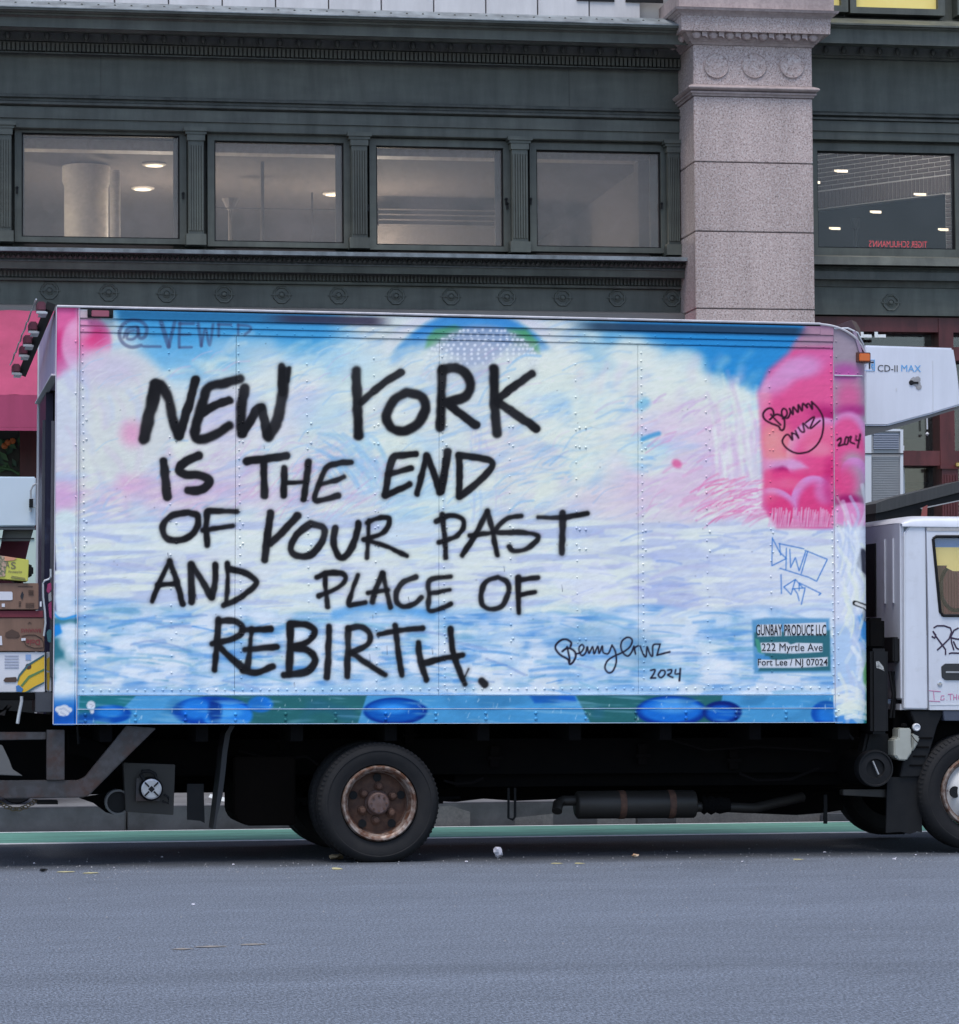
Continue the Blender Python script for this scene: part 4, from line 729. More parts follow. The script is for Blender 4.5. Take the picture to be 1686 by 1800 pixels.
# carved ovolo eggs on the pier capital
zc3 = (zp(56.5, -.7)+zp(70, -.67))/2
for i in range(8):
    x = PX0+.01+i*(PX1-PX0-.02)/7
    b = MB(); b.lathe([(.001, -1), (.6, -.75), (1, 0), (.7, .75), (.001, 1)], (0, 0, 0), 'Z', 10, False); b.v = [(a[0]*.052, a[1]*.035, a[2]*.038) for a in b.v]; o = b.build('carved_egg', GRAM, pier, True); o.location = (x, -.685, zc3)
    if i < 7: b = MB(); b.prism([(-.018, .035), (.03, .035), (.032, -.03), (.012, -.012), (-.018, -.012)], -.02, .02); o = b.build('carved_dart', GRAM, pier); o.location = (x+.066, -.695, zc3)
for i in range(3):
    b = MB(); b.lathe([(.001, -1), (.6, -.75), (1, 0), (.7, .75), (.001, 1)], (0, 0, 0), 'Z', 10, False); b.v = [(a[0]*.035, a[1]*.052, a[2]*.038) for a in b.v]; o = b.build('carved_egg', GRAM, pier, True); o.location = (PX0-.085, -.5+i*.18, zc3)
# stone above the capital, seams and the pink streaks
zq = zp(-14, -.77)
for a, c in ((1205, 1262), (1264, 1330), (1346, 1432)):
    b = MB(); b.box(B(a, 0, -.6)[0], B(c, 0, -.6)[0], -.55, .2, zp(14, -.6)+.02, zq+.9); b.build('stone_block', mat('streaked pink stone', (.46, .34, .30), .7, (.30, .22, .21), 4, amt=.8, stretch=(1, 1, .3)), pier, bevel=.01)
# ------------------------------------------------------------------ yellow panels painted as a sunlit reflection, upper right windows
YB = mat('yellow reflected sunlight', (.93, .76, .26), .8, (.88, .66, .17), 5, amt=.5)
for a, c, y1 in ((1437, 1475, 11), (1502, 1645, 14.5), (1690, 1850, 18)):
    X0, Z0 = B(a, y1, -.05); X1 = B(c, y1, -.05)[0]
    f = MB(); f.box(X0-.06, X0, -.12, .05, Z0-.06, Z0+1.5); f.box(X1, X1+.07, -.12, .05, Z0-.06, Z0+1.5); f.box(X0, X1, -.12, .05, Z0-.06, Z0); w = f.build('window', GRN, bd)
    g = MB(); g.box(X0, X1, -.06, -.05, Z0, Z0+1.5); g.build('reflection_panel', YB, w)
b = MB(); b.box(RX0, RX1, .051, .3, zr(33, 0), zr(33)+2.4); b.build('upper_wall', GRN, bd)
# ------------------------------------------------------------------ rooms behind the glass
CZ = zl(240, .35)+.02
RB = MB(); RB.box(LX0, LX1+.3, .4, 8, CZ, CZ+.1); RB.build('ceiling', ROOM, bd)
b = MB(); b.box(LX0, LX1, 8, 8.1, 3.8, CZ); b.box(LX0-.1, LX0, .4, 8, 3.8, CZ); b.box(LX1+.04, LX1+.14, .4, 8, 3.8, CZ); b.build('room_wall', ROOM, bd)
b = MB(); b.box(LX0, LX1+.3, .4, 8, 3.75, 3.85); b.build('room_floor', ROOD, bd)
b = MB(); b.box(LX0, LX1, .9, 1.1, CZ-.10, CZ-.001); b.box(LX0, LX1, 1.16, 1.2, CZ-.04, CZ-.001); b.build('ceiling_beam', CREAM, bd)
X, Z = B(153, 300, 2.2); X2 = B(192, 300, 2.2)[0]
b = MB(); b.lathe([(X2-X, 0), (X2-X, CZ-3.85-.22), ((X2-X)+.02, CZ-3.85-.17), ((X2-X)+.02, CZ-3.85-.02)], (X, 2.4, 3.85), 'Z', 32); b.build('interior_column', CREAM, bd, True)
X, Z = B(203, 300, 2.0); b = MB(); b.lathe([(.052, 0), (.052, CZ-3.95)], (X+.0, 2.1, 3.85), 'Z', 16); b.build('interior_pipe', CREAM, bd, True)
b = MB(); Xa = B(470, 300, 1.5)[0]; b.tube([(Xa, 2.0, 3.85), (Xa, 2.0, CZ)], .018, 6); b.box(B(376, 380, 2)[0], B(603, 380, 2)[0], 2.0, 2.02, B(470, 368, 2)[1], B(470, 366, 2)[1]); b.box(B(545, 300, 2)[0], B(548, 300, 2)[0], 1.9, 1.92, 3.85, B(500, 340, 2)[1]); b.build('interior_rail', ROOD, bd)
b = MB(); b.tube([(B(405, 400, 3)[0], 3, 3.85), (B(405, 400, 3)[0], 3, B(405, 368, 3)[1])], .02, 6); b.lathe([(.03, 0), (.09, .12)], (B(405, 400, 3)[0], 3, B(405, 370, 3)[1]), 'Z', 10); b.build('interior_stand', ROOD, bd)
b = MB(); b.box(B(660, 400, 4)[0], B(883, 400, 4)[0], 4, 4.6, 3.85, B(770, 398, 4)[1])
for k in range(4): b.box(B(665, 400, 4)[0], B(883, 400, 4)[0], 3.96, 3.99, B(770, 398-k*9, 4)[1], B(770, 396-k*9, 4)[1])
b.build('interior_shelf', ROOD, bd)
b = MB(); b.box(B(1118, 300, .9)[0], LX1+.03, .8, 1.0, 3.85, CZ-.11); b.build('room_partition', ROOM, bd)
LAMP = emat('lit downlight', (1, .80, .50), 1.7)
for i, (px, py, nm) in enumerate(((271, 289, 'round lit downlight, upper one in the leftmost window'), (251, 331, 'round lit downlight, lower one in the leftmost window'), (587, 340.5, 'round lit downlight in the second window from the left'))):
    X, Y = on_z(M_BD, px, py, CZ-.012); b = MB(); b.lathe([(.12, .008), (.12, -.004), (.10, -.012)], (0, 0, 0), 'Z', 24); o = b.build('ceiling_lamp', CREAM); tag(o, nm, 'ceiling light', 'downlights behind the mezzanine windows')
    o.matrix_world = M_BD @ Matrix.Translation((X, Y, CZ-.012)); d = MB(); d.lathe([(.085, -.0125), (.085, -.016)], (0, 0, 0), 'Z', 20); d.build('lamp_disc', LAMP, o)
for X, Y in ((-1.2, 1.7), (1.6, 3.2), (3.8, 3.6)):  # unseen point lights added to brighten the room and its column
    l = bpy.data.lights.new('room_fill_light', 'POINT'); l.energy = 50; l.shadow_soft_size = .25; l.color = (1, .88, .74); o = bpy.data.objects.new('room_fill_light', l); COL.objects.link(o); o.location = M_BD @ Vector((X, Y, CZ-.9)); o.parent = None
l = bpy.data.lights.new('brick_fill_light', 'POINT'); l.energy = 26; l.shadow_soft_size = .3; l.color = (1, .93, .86); o = bpy.data.objects.new('brick_fill_light', l); COL.objects.link(o); o.location = M_BD @ Vector((B(1540, 300, .8)[0], .75, 6.6))  # unseen point light added to brighten the brick wall
# right bay room with slanted brick wall, added in place of a reflected one
b = MB(); b.box(RX0-.3, RX1, .4, 5, 7.2, 7.3); b.box(RX0-.3, RX1, 5, 5.1, 3.6, 7.2); b.box(RX0-.3, RX1, .4, 5, 3.6, 3.7); b.build('room_wall', mat('dark room plaster', (.06, .058, .06), .9), bd)
wa = Vector((B(1425, 300, 3.0)[0], 3.0, 0)); wb = Vector((B(1685, 300, 1.6)[0], 1.6, 0)); dd = (wb-wa); Lw = dd.length; ang = math.atan2(dd.y, dd.x)
ZA_ = B(1430, 370, 3.0)[1]; ZT_ = 7.0
MORT = mat('pale mortar of reflected wall', (.62, .60, .58), .9); BRK = mat('grey brown brick of reflected wall', (.17, .14, .135), .85, (.12, .10, .10), 8, amt=.8)
wl = MB(); wl.box(0, Lw, 0, .1, ZA_, ZT_); wl.box(Lw-.16, Lw, .001, .1, 3.7, ZA_); wl = wl.build('brick_wall_reflection', MORT, bd); wl.location = wa; wl.rotation_euler = (0, 0, ang)
bk = MB(); bk.box(0, .128, -.012, .02, 0, .036); bk = bk.build('brick', BRK, wl, bevel=.002); bk.location = (.005, 0, ZA_+.2)
z = ZA_+.2; row = 0; first = True
while z < ZT_-.03:
    x = -.07*(row % 2)+.005
    while x < Lw-.05:
        if not first: twin(bk, (x, .001*random.random(), z))
        first = False; x += .139
    z += .0465; row += 1
sb = MB(); sb.box(0, .036, -.012, .02, 0, .17); sb = sb.build('brick', BRK, wl); sb.location = (.003, 0, ZA_+.012); x = .047
while x < Lw-.03: twin(sb, (x, 0, ZA_+.012)); x += .0465
z = 3.9
while z < ZA_-.03: twin(bk, (Lw-.15, 0, z)); z += .0465
LR = emat('lit ceiling panel', (1, .80, .52), .9)
for px, py, w in ((1480, 302, 22), (1619, 343, 20), (1541, 374, 18), (1469, 403, 18), (1437, 322, 10), (1660, 405, 16)):
    X, Z = B(px, py, 1.2); s = w/2/183; b = MB(); b.add([(-s*.8, 0, -.005), (s, 0, -.005), (s*.8, .06, .012), (-s, .06, .012), (-s*.8, 0, .02), (s, 0, .02), (s*.8, .06, .03), (-s, .06, .03)], [(0, 1, 2, 3), (4, 7, 6, 5), (0, 4, 5, 1), (1, 5, 6, 2), (2, 6, 7, 3), (3, 7, 4, 0)])
    o = b.build('panel_light', LR); o.matrix_world = M_BD @ Matrix.Translation((X, 1.2, Z)); tag(o, {1480: 'small lit panel light near the top left of the right hand shop window', 1619: 'small lit panel light in front of the soldier course, right hand window', 1541: 'small lit panel light just under the brick arch edge', 1469: 'small lit panel light left of the dark lamp shade', 1437: 'short sliver of light beside the granite pier edge', 1660: 'small lit panel light before the brick jamb at far right'}[px], 'light panel', 'panel lights in the right hand window')
X, Z = B(1504, 395, 1.4); b = MB(); b.lathe([(.02, -.30), (.02, 0), (.035, .0), (.05, .10)], (0, 0, 0), 'Z', 14); o = b.build('floor_lamp', BLK); o.matrix_world = M_BD @ Matrix.Translation((X, 1.4, Z-.04)); tag(o, 'black uplight lamp with flared shade inside the right hand window', 'lamp')
SIGNGLOW = emat('red reflected sign glow', (.9, .06, .08), .35, (.4, .02, .03))  # glowing letters imitate a sign reflected in the glass
xa, za = B(1528, 436, .5); xb_, zb2 = B(1630, 424, .5)
ns = text("TIGER SCHULMANN'S", xa, xb_, za+.012, zb2, .5, SIGNGLOW, None, 'sign_reflection'); me = ns.data
for v in me.vertices: v.co.x = xa+xb_-v.co.x
ns.matrix_world = M_BD; tag(ns, 'red mirrored lettering standing for a sign reflection low in the right hand shop window', 'sign reflection')
# ------------------------------------------------------------------ shopfront under the ledges
sf = MB(); zg = .17
sf.box(LX0, LX1, .32, .4, zg, zl(560)); sf.build('shopfront_wall', RED, bd)
b = MB(); b.box(B(35, 800, .2)[0], B(66, 800, .2)[0], .18, .319, zg, zl(541)-.01); b.box(B(-70, 800, .2)[0], B(-52, 800, .2)[0], .18, .319, zg, zl(541)-.01); b.box(LX0, LX1, .2, .319, zg, .9); b.build('shopfront_post', RED, bd)
b = MB(); b.box(B(-52, 800, .3)[0], B(35, 800, .3)[0], .29, .318, .95, zl(700)); b.build('shop_window', mat('dark green window display', (.05, .055, .04), .5), bd)
LEAF = [mat('display leaf', (.05, .12, .04), .6), mat('dark display leaf', (.03, .075, .04), .6)]
dsp = empty('window_plants', 'green leaves and orange flowers behind the shop glass under the pink awning', 'plants'); dsp.matrix_world = M_BD
for i in range(26):
    X, Z = B(random.uniform(-30, 33), random.uniform(762, 838), .25); a = random.uniform(-.9, .9); L_ = random.uniform(.06, .16); w = L_*.22
    d_ = (math.sin(a), math.cos(a)); n_ = (d_[1], -d_[0]); b = MB(); y = .20+random.random()*.07
    b.add([(X, y, Z), (X+d_[0]*L_*.5+n_[0]*w, y-.01, Z+d_[1]*L_*.5+n_[1]*w), (X+d_[0]*L_, y, Z+d_[1]*L_), (X+d_[0]*L_*.5-n_[0]*w, y+.01, Z+d_[1]*L_*.5-n_[1]*w)], [(0, 1, 2), (0, 2, 3)]); b.build('leaf', LEAF[i % 2], dsp)
for px, py in ((14, 778), (8, 784), (22, 775)):
    X, Z = B(px, py, .18); b = MB(); b.lathe([(.03, 0), (.02, -.015), (.002, -.02)], (X, .18, Z), 'Y', 8); b.build('flower', mat('orange flower', (.5, .13, .03), .6), dsp)
b = MB(); b.tube([(B(x, y, .2)[0], .17, B(x, y, .2)[1]) for x, y in ((-20, 826), (0, 822), (20, 826), (34, 834))], .012, 6); b.build('stem', LEAF[0], dsp)
# right bay shopfront
b = MB(); b.box(RX0-.02, RX1, .05, .28, zr(583, .05), zr(556, .0)); b.box(RX0, RX1, .05, .28, zr(818, .05), zr(792, .05)); b.box(B(1650, 600, .05)[0], B(1672, 600, .05)[0]+.02, .04, .28, .17, zr(557)); b.box(RX0, RX1, .08, .28, zr(632, .05), zr(608, .05)); b.box(B(1440, 600, .05)[0], B(1500, 600, .05)[0], .06, .28, .17, zr(557))
b.build('shopfront_frame', RED, bd)
b = MB(); b.box(RX0, RX1, .26, .28, .17, zr(584, .2)); b.build('shopfront_pane', WIND, bd)
b = MB(); b.box(RX0, RX1, 3, 3.1, .17, zr(560)); b.build('room_wall', mat('tan shop interior', (.28, .22, .15), .9), bd)
b = MB(); b.box(B(1632, 700, 1)[0], B(1652, 700, 1)[0]+.4, 1, 1.1, .17, zr(600)); b.box(RX0, RX1, .9, 1, B(1600, 858, 1)[1], B(1600, 848, 1)[1]); b.box(RX0, RX1, .9, 1, B(1600, 660, 1)[1], B(1600, 600, 1)[1]); b.build('interior_post', BLK, bd)
b = MB(); b.box(B(1584, 700, .24)[0], B(1588, 700, .24)[0], .23, .24, .17, zr(780)); b.build('glazing_bar', GRL, bd)
X = B(1627, 740, .2)[0]; b = MB(); b.tube([(X, .15, zr(733, .2)), (X, .15, zr(755, .2))], .008, 6); b.lathe([(.001, -.02), (.02, 0), (.001, .02)], (X, .15, zr(763, .2)), 'Z', 10); b.build('hanging_bulb', GRL, bd, True)
xa = B(1655, 830, 0)[0]; dp = MB(); dp.box(xa, xa+.16, -.02, .06, .17, zr(824, 0)); dp.box(xa-.02, xa+.18, -.04, .06, zr(824, 0), zr(818, 0)); dp = dp.build('door_pilaster', RED, bd)
b = MB()
for k in range(5): b.box(xa+.02+k*.028, xa+.034+k*.028, -.032, -.019, .5, zr(835, 0))
b.build('flute_ribs', RED, dp)
X, Z = B(1684, 817, -.1); b = MB(); b.lathe([(.001, -.03), (.03, -.015), (.03, .015), (.001, .03)], (X, -.1, Z), 'Z', 12); b.build('door_knob', mat('brass', (.6, .4, .15), .25, metal=.9), bd, True)
# white letters on the transom glass
b = MB()
for x0 in (1512, 1537):
    for a0, b0, a1, b1 in ((0, 583.5, 6, 593.5), (6, 588, 20, 593.5)):
        X0, Z1 = B(x0+a0, b0, .04); X1, Z0 = B(x0+a1, b1, .04); b.box(X0, X1-.001, .028, .039, Z0, Z1)
b.build('window_lettering', mat('white vinyl letters', (.9, .9, .88), .5), bd)
# ------------------------------------------------------------------ awnings
def awning(pxa, pxb, ytop, yval, ybot, label, out=1.1):
    r = empty('awning', label, 'awning', group='magenta shop awnings'); r.matrix_world = M_BD
    xa = B(pxa, ytop, -.16)[0]; xb = B(pxb, ytop, -.16)[0]; zt_ = B((pxa+pxb)/2, ytop, -.18)[1]; zv = B(20, yval, -out)[1]; zb_ = B(20, ybot, -out)[1]
    n = 40; v = []; f = []
    for i in range(n+1):
        x = xa+(xb-xa)*i/n
        for t in np.linspace(0, 1, 7): v.append((x, -.18-(out-.18)*t, zt_+(zv-zt_)*t-.03*math.sin(math.pi*t)+.004*math.sin(i*1.3)))
    for i in range(n):
        for k in range(6): f.append((i*7+k, i*7+k+1, i*7+k+8, i*7+k+7))
    b = MB(); b.add(v, f); b.build('canopy', PINK, r, True)
    b = MB(); b.box(xa, xb, -out-.004, -out, zb_+.03, zv); b.box(xa, xb, -out-.007, -out+.002, zb_, zb_+.028); b.build('valance', PINK, r)
    b = MB()
    for x in (xa, xb): b.add([(x, -.18, zt_), (x, -out, zv), (x, -out, zb_), (x, -.18, zb_+.1)], [(0, 1, 2, 3)])
    b.build('side_flap', PINK, r); return r
awning(-160, 300, 546, 694, 757, 'long magenta canvas awning over the shopfront behind the rear of the truck')
awning(1110, 1206, 562, 655, 690, 'short magenta awning peeping over the truck roof beside the granite pier', .9)
# ------------------------------------------------------------------ the box truck
MUR = paint_mural()
MTn = np.array(M_TR)
def to_px(P):
    W = P @ MTn[:3, :3].T + MTn[:3, 3]; D = W-np.array(CAM); f = np.array(_f); k = FPX/(D @ f)
    return 843+(D @ np.array(_r2))*k, 900-(D @ np.array(_u2))*k
def mural_at(P):
    x, y = to_px(P); x = np.clip(x-MX0, 0, MW-1.01); y = np.clip(y-MY0, 0, MH-1.01); i = x.astype(int); j = y.astype(int); a = (x-i)[:, None]; b = (y-j)[:, None]
    return (MUR[j, i]*(1-a)+MUR[j, i+1]*a)*(1-b)+(MUR[j+1, i]*(1-a)+MUR[j+1, i+1]*a)*b
def pmesh(name, V, F, m, parent, colP=None, smooth=False):
    me = bpy.data.meshes.new(name); V = np.asarray(V, float); F = np.asarray(F, int)
    me.vertices.add(len(V)); me.vertices.foreach_set('co', V.ravel()); me.loops.add(F.size); me.loops.foreach_set('vertex_index', F.ravel())
    me.polygons.add(len(F)); me.polygons.foreach_set('loop_start', np.arange(0, F.size, F.shape[1]))
    if smooth: me.polygons.foreach_set('use_smooth', np.ones(len(F), bool))
    me.update(calc_edges=True); at = me.attributes.new('paint', 'FLOAT_COLOR', 'POINT')
    c = np.ones((len(V), 4)); c[:, :3] = mural_at(V if colP is None else colP); at.data.foreach_set('color', c.ravel()); me.materials.append(m)
    o = bpy.data.objects.new(name, me); COL.objects.link(o); o.parent = parent; return o
def gridF(h, w):
    i = np.arange(h*w).reshape(h, w); return np.stack([i[:-1, :-1], i[:-1, 1:], i[1:, 1:], i[1:, :-1]], -1).reshape(-1, 4)
def pgrid(name, X0, X1, Z0, Z1, y, parent, step=.0056, th=.015, m=None, wav=0.):
    w = max(2, int((X1-X0)/step)+1); h = max(2, int((Z1-Z0)/step)+1)
    x = np.linspace(X0, X1, w); z = np.linspace(Z0, Z1, h); XX_, ZZ_ = np.meshgrid(x, z); Yv = np.full(XX_.shape, y)
    if wav: Yv = Yv+wav*(np.sin(XX_*7.3+1)*np.sin(ZZ_*3.1)+.5*np.sin(XX_*13+ZZ_*9))*np.sin((XX_-X0)/(X1-X0)*math.pi)
    V = np.stack([XX_, Yv, ZZ_], -1).reshape(-1, 3); F = gridF(h, w); idx = np.arange(h*w).reshape(h, w)
    ring = np.concatenate([idx[0, :], idx[1:, -1], idx[-1, -2::-1], idx[-2:0:-1, 0]]); back = V[ring].copy(); back[:, 1] = y+th; n0 = len(V); r2 = np.arange(len(ring))+n0
    SF = np.stack([ring, r2, np.roll(r2, -1), np.roll(ring, -1)], -1)
    return pmesh(name, np.vstack([V, back]), np.vstack([F, SF]), m or PAINT, parent)
tr = empty('box_truck', 'parked box truck covered in sprayed clouds and black painted sentences about New York', 'truck', (0, 0, 0), (0, .0081, 0))
box = tag(bpy.data.objects.new('cargo_box', None)); COL.objects.link(box); box.parent = tr
X92 = 0.0; X137 = T(137, 900)[0]; XB_ = [T(p_, 900)[0] for p_ in (137.5, 414, 772, 1122, 1467)]
ZT = T(92, 538)[1]-.004; ZR1 = T(500, 568)[1]; ZR2 = T(500, 580.5)[1]; ZR3 = T(500, 592)[1]; ZR0 = T(500, 552.5)[1]; ZL1 = T(600, 1221.5)[1]; ZL2 = T(600, 1246)[1]; ZB = T(600, 1271.5)[1]
for i in range(4): pgrid('side_panel', XB_[i]+.0012, XB_[i+1]-.0012, ZL1+.001, ZR3-.001, 0, box, wav=.0015)
XN = T(1442, 700)[0]; XE = T(1466.5, 900)[0]
pgrid('top_rail', XB_[0]+.001, XN, ZR1+.001, ZR0, -.014, box, .007, .04); pgrid('top_rail', XB_[0]+.001, XE-.002, ZR2+.001, ZR1-.001, -.008, box, .007, .03); pgrid('top_rail', XB_[0]+.001, XE-.002, ZR3+.001, ZR2-.001, -.004, box, .007, .03)
pgrid('bottom_rail', XB_[0]+.001, XE-.002, ZL2+.001, ZL1-.001, -.008, box, .007, .04); pgrid('bottom_rail', XB_[0]+.001, XE-.002, ZB, ZL2-.001, -.016, box, .007, .05)
pgrid('rear_post', 0, X137-.012, ZB-.008, ZT+.004, -.008, box, .0065, .12); pgrid('rear_post_trim', X137-.0105, XB_[0]-.001, ZB-.004, ZT, -.014, box, .006, .04)
# rounded nose
XF = T(1528, 900)[0]; RN = .10; XC = XF-RN; XT = T(1440, 580)[0]
def ztop(x): t = np.clip((x-XT)/(XF-XT), 0, 1); return ZT-.006-.27*(1-np.sqrt(np.clip(1-t*t, 0, 1)))
def nosegrid(xs, ys, zlo, name, dropk=1.):
    n = int((ZT-zlo)/.0058); P = []
    for t in np.linspace(0, 1, n):
        P.append(np.stack([xs, ys, zlo+(ztop(xs)-zlo)*t], -1))
    P = np.array(P); return pmesh(name, P.reshape(-1, 3), gridF(n, len(xs)), PAINT, box, smooth=True)
a = np.linspace(0, math.pi/2, 18)[1:]
xs = np.concatenate([np.arange(XE, XC, .0058), XC+RN*np.sin(a)]); ys = np.concatenate([np.full(len(np.arange(XE, XC, .0058)), -.004), -.004+RN*(1-np.cos(a))]); nosegrid(xs, ys, ZB-.008, 'nose_corner')
xs = np.arange(XT, XE+.001, .0058); nosegrid(xs, np.full(len(xs), -.013), ZR1+.001, 'nose_cap')
GP = mat('sprayed grey lavender metal', (.30, .25, .31), .4, (.38, .20, .34), 5, amt=.7)
xx = np.linspace(XT, XF-.004, 20); pts = [(XT, 2.9), ]+[(x_, float(ztop(x_))-.004) for x_ in xx]+[(XF-.004, ZB), (XT, ZB)]
b = MB(); b.prism(pts, .03 if 0 else RN, 2.24); b.build('front_wall', GP, box)
b = MB(); top = [(x_, float(ztop(x_))-.003) for x_ in xx]+[(x_, float(ztop(x_))-.012) for x_ in xx[::-1]]; b.prism(top, .0, RN-.001); b.build('nose_roof', GP, box)
# drip edge along the roof
b = MB(); P = [(0, -.016, ZT+.002), (XT, -.016, ZT+.002)]+[(float(x_), -.016+max(0, float(x_-XC))*.4, float(ztop(x_))+.004) for x_ in np.linspace(XT+.02, XF-.003, 16)]; b.tube(P, .008, 6); b.build('drip_edge', mat('bare edge metal', (.62, .60, .62), .35, (.3, .28, .3), 12, amt=.6), box, True)
b = MB(); b.box(XB_[0]+.002, XN, -.0135, .02, ZR0+.001, ZT-.002); b.build('roof_gutter', BLK, box)
b = MB(); P = [(XE+.002, -.012, ZR1+.045), (XE+.10, -.012, ZR1+.05), (XE+.17, -.010, ZR1+.02), (XF-.03, .02, ZR1-.05), (XF-.005, .06, ZR1-.10)]; b.tube(P, .006, 6); b.build('nose_bead', GRL, box, True)
b = MB(); b.bar((XE+.145, -.008, ZR1+.03), (XF-.045, .0, T(1500, 628)[1]), .02, .02); b.build('nose_fold', GP, box)
X0, Z0 = T(1466, 660); b = MB(); b.box(XE+.004, XC, -.010, .01, Z0-.004, Z0+.002); b.tube([(XE+.004, -.01, Z0), (XC, -.01, Z0), (XC+.06, .01, Z0+.002), (XF-.008, .07, Z0+.004)], .004, 5); b.build('nose_band', GRL, box)
# roof, floor, far wall, rear frame
b = MB(); b.box(.02, XT, .03, 2.28, ZT-.02, ZT-.004); b.build('roof', GP, box)
b = MB(); b.box(.02, XF-.03, .05, 2.28, ZB+.0, ZB+.07); b.build('floor', DARK, box)
b = MB(); b.box(0, XT, 2.281, 2.30, ZB, ZT-.004); b.build('far_side', LAV, box)
zh0 = T(88, 655)[1]
b = MB(); b.box(-.004, .06, .112, 2.28, zh0, ZT-.0045); b.build('rear_header', LAV, box)
b = MB(); b.box(-.03, .02, .06, 2.26, zh0-.012, zh0-.001); b.build('header_lip', GRL, box)
Yd = on_x(M_TR, 79, 900, 0)[0]
b = MB(); b.box(.0, .05, Yd, 2.28, ZB, zh0-.013); b.build('rear_door', NAVY, box)
b = MB(); b.box(.055, .10, .12, 2.28, ZB+.071, zh0-.02); b.build('rear_gap_panel', BLK, box)  # black panel filling the dark gap beside the rear door
DTM = mat('dark track steel', (.09, .09, .11), .4, (.03, .03, .04), 6)
b = MB(); b.box(-.02, -.001, Yd+.02, Yd+.05, ZB, zh0-.2); b.build('door_track', DTM, box); b = MB(); b.box(-.02, -.001, .15, .17, ZB+.3, zh0-.3); b.build('door_track', DTM, box)
#, mat('dark track steel', (.09, .09, .11), .4, (.03, .03, .04), 6), box)
b = MB(); b.box(-.012, .0, 2.25, 2.30, ZB, ZT-.01); b.build('far_post', GRL, box)
# lamp rail hanging off the header
pn = on_x(M_TR, 84, 548, -.04); pf = on_x(M_TR, 52, 640, -.10)
A_ = Vector((-.04, pn[0] if pn[0] > 0 else .05, pn[1])); A_.y = .05; Bv = Vector((-.12, 2.2, T(0, 0)[1])); Bv.z = pf[1]
b = MB(); b.bar(A_, Bv, .06, .05); rl = b.build('lamp_rail', BLK, box)
for t in (.02, .30, .50, .66, .95):
    p_ = A_.lerp(Bv, t); b = MB(); b.box(p_.x-.085, p_.x-.03, p_.y-.10, p_.y+.10, p_.z-.03, p_.z+.03); l = b.build('marker_lamp', MAR, box, bevel=.008)
    b = MB(); b.box(p_.x-.09, p_.x-.03, p_.y-.12, p_.y-.101, p_.z-.05, p_.z-.035); b.box(p_.x-.07, p_.x-.02, p_.y-.13, p_.y+.1, p_.z-.052, p_.z-.04); b.build('bracket', ALU, l)
P = [A_.lerp(Bv, t)+Vector((-.09, 0, .045+.01*math.sin(t*40))) for t in np.linspace(0, 1, 18)]; b = MB(); b.tube(P, .006, 5); b.build('lamp_wire', ALU, box)
# marker lamp at the rear corner of the near side and the amber one on the nose
def quad(px0, py0, px1, py1, y0, y1, name, m, parent, bevel=0.):
    x0, z1 = T(px0, py0, y0); x1, z0 = T(px1, py1, y0); b = MB(); b.box(x0, x1, y0, y1, z0, z1); return b.build(name, m, parent, bevel=bevel)
l = quad(154, 543.5, 199, 559, -.035, -.0145, 'marker_lamp', BLK, box, .003); quad(161, 545, 192, 557, -.046, -.0352, 'lens', LENS, l, .004)
for a_ in (158, 195): X, Z = T(a_, 551, -.04); b = MB(); b.cyl((X, -.044, Z), .011, .009, 'Y', 8); b.build('lamp_screw', BLK, l)
l = quad(1506, 619, 1531, 637, -.02, .08, 'marker_lamp', mat('dark lamp base', (.1, .03, .02), .5), box, .004); quad(1511, 621, 1530, 635, -.034, -.0202, 'lens', AMB, l, .005)
# rivets carry the paint they sit under
RV = []; RF = []; RC = []
def rivet(px, py, r=.0075, y=0., ring=False):
    X, Z = T(px, py, y); n0 = len(RV)
    for rr, h in ((r, 0), (r*.8, -r*.4), (r*.35, -r*.62)):
        for k in range(7): t = 2*math.pi*k/7; RV.append((X+rr*math.cos(t), y+h, Z+rr*math.sin(t)))
    for q in range(2):
        for k in range(7): RF.append((n0+q*7+k, n0+q*7+(k+1) % 7, n0+q*7+7+(k+1) % 7, n0+q*7+7+k))
    for k in range(0, 3): RF.append((n0+14, n0+14+1+k*2, n0+14+2+k*2, n0+14+(3+k*2 if 3+k*2 < 7 else 0)))
for px, y0, st_ in ((145, 606, 15.4), (297, 620, 29.6), (419, 606, 15.4), (539, 640, 29.8), (657, 630, 29.8), (777, 612, 14.8), (894, 634, 29), (1011, 640, 28.8), (1127, 620, 14.3), (1240, 640, 28.2), (1352, 652, 27.8), (1460.5, 612, 14.0)):
    y = y0
    while y < 1206: rivet(px+(y-600)*.0085+(random.random()-.5)*.8, y); y += st_
for px in (152, 310, 427, 547, 665, 785, 902, 1019, 1030, 1135, 1248, 1359):
    for py in (738, 772, 917, 951, 1110): rivet(px, py+(px-150)*.016, .009)
x = 146
while x < 1460: rivet(x, 1213.5-(x-146)*.0035, .0085); x += 15.6
x = 146
while x < 1455: rivet(x, 587+(x-500)*.0235, .006, -.004); x += 31
x = 160
while x < 1455: rivet(x, 575+(x-500)*.0235, .006, -.008); x += 62
y = 600
while y < 1260: rivet(133-.3*0+(y-600)*.002, y, .008, -.008); y += 91
y = 600
while y < 1262: rivet(1470+(y-600)*.0075, y, .007, -.004); y += 27
for x in (1476, 1492, 1508): rivet(x, 655, .006, -.004)
o = pmesh('rivets', RV, RF, painted('rivet heads', .5, .0), box); o['kind'] = 'stuff'
RV, RF = [], []; x = 150
while x < 1475:
    rivet(x, 1256.5-(x-150)*.004, .0125, -.016); rivet(x, 1267-(x-150)*.0045, .0125, -.016)
    x += 88
o = pmesh('rail_bolts', RV, RF, painted('bolt heads', .4, .1), box); o['kind'] = 'stuff'
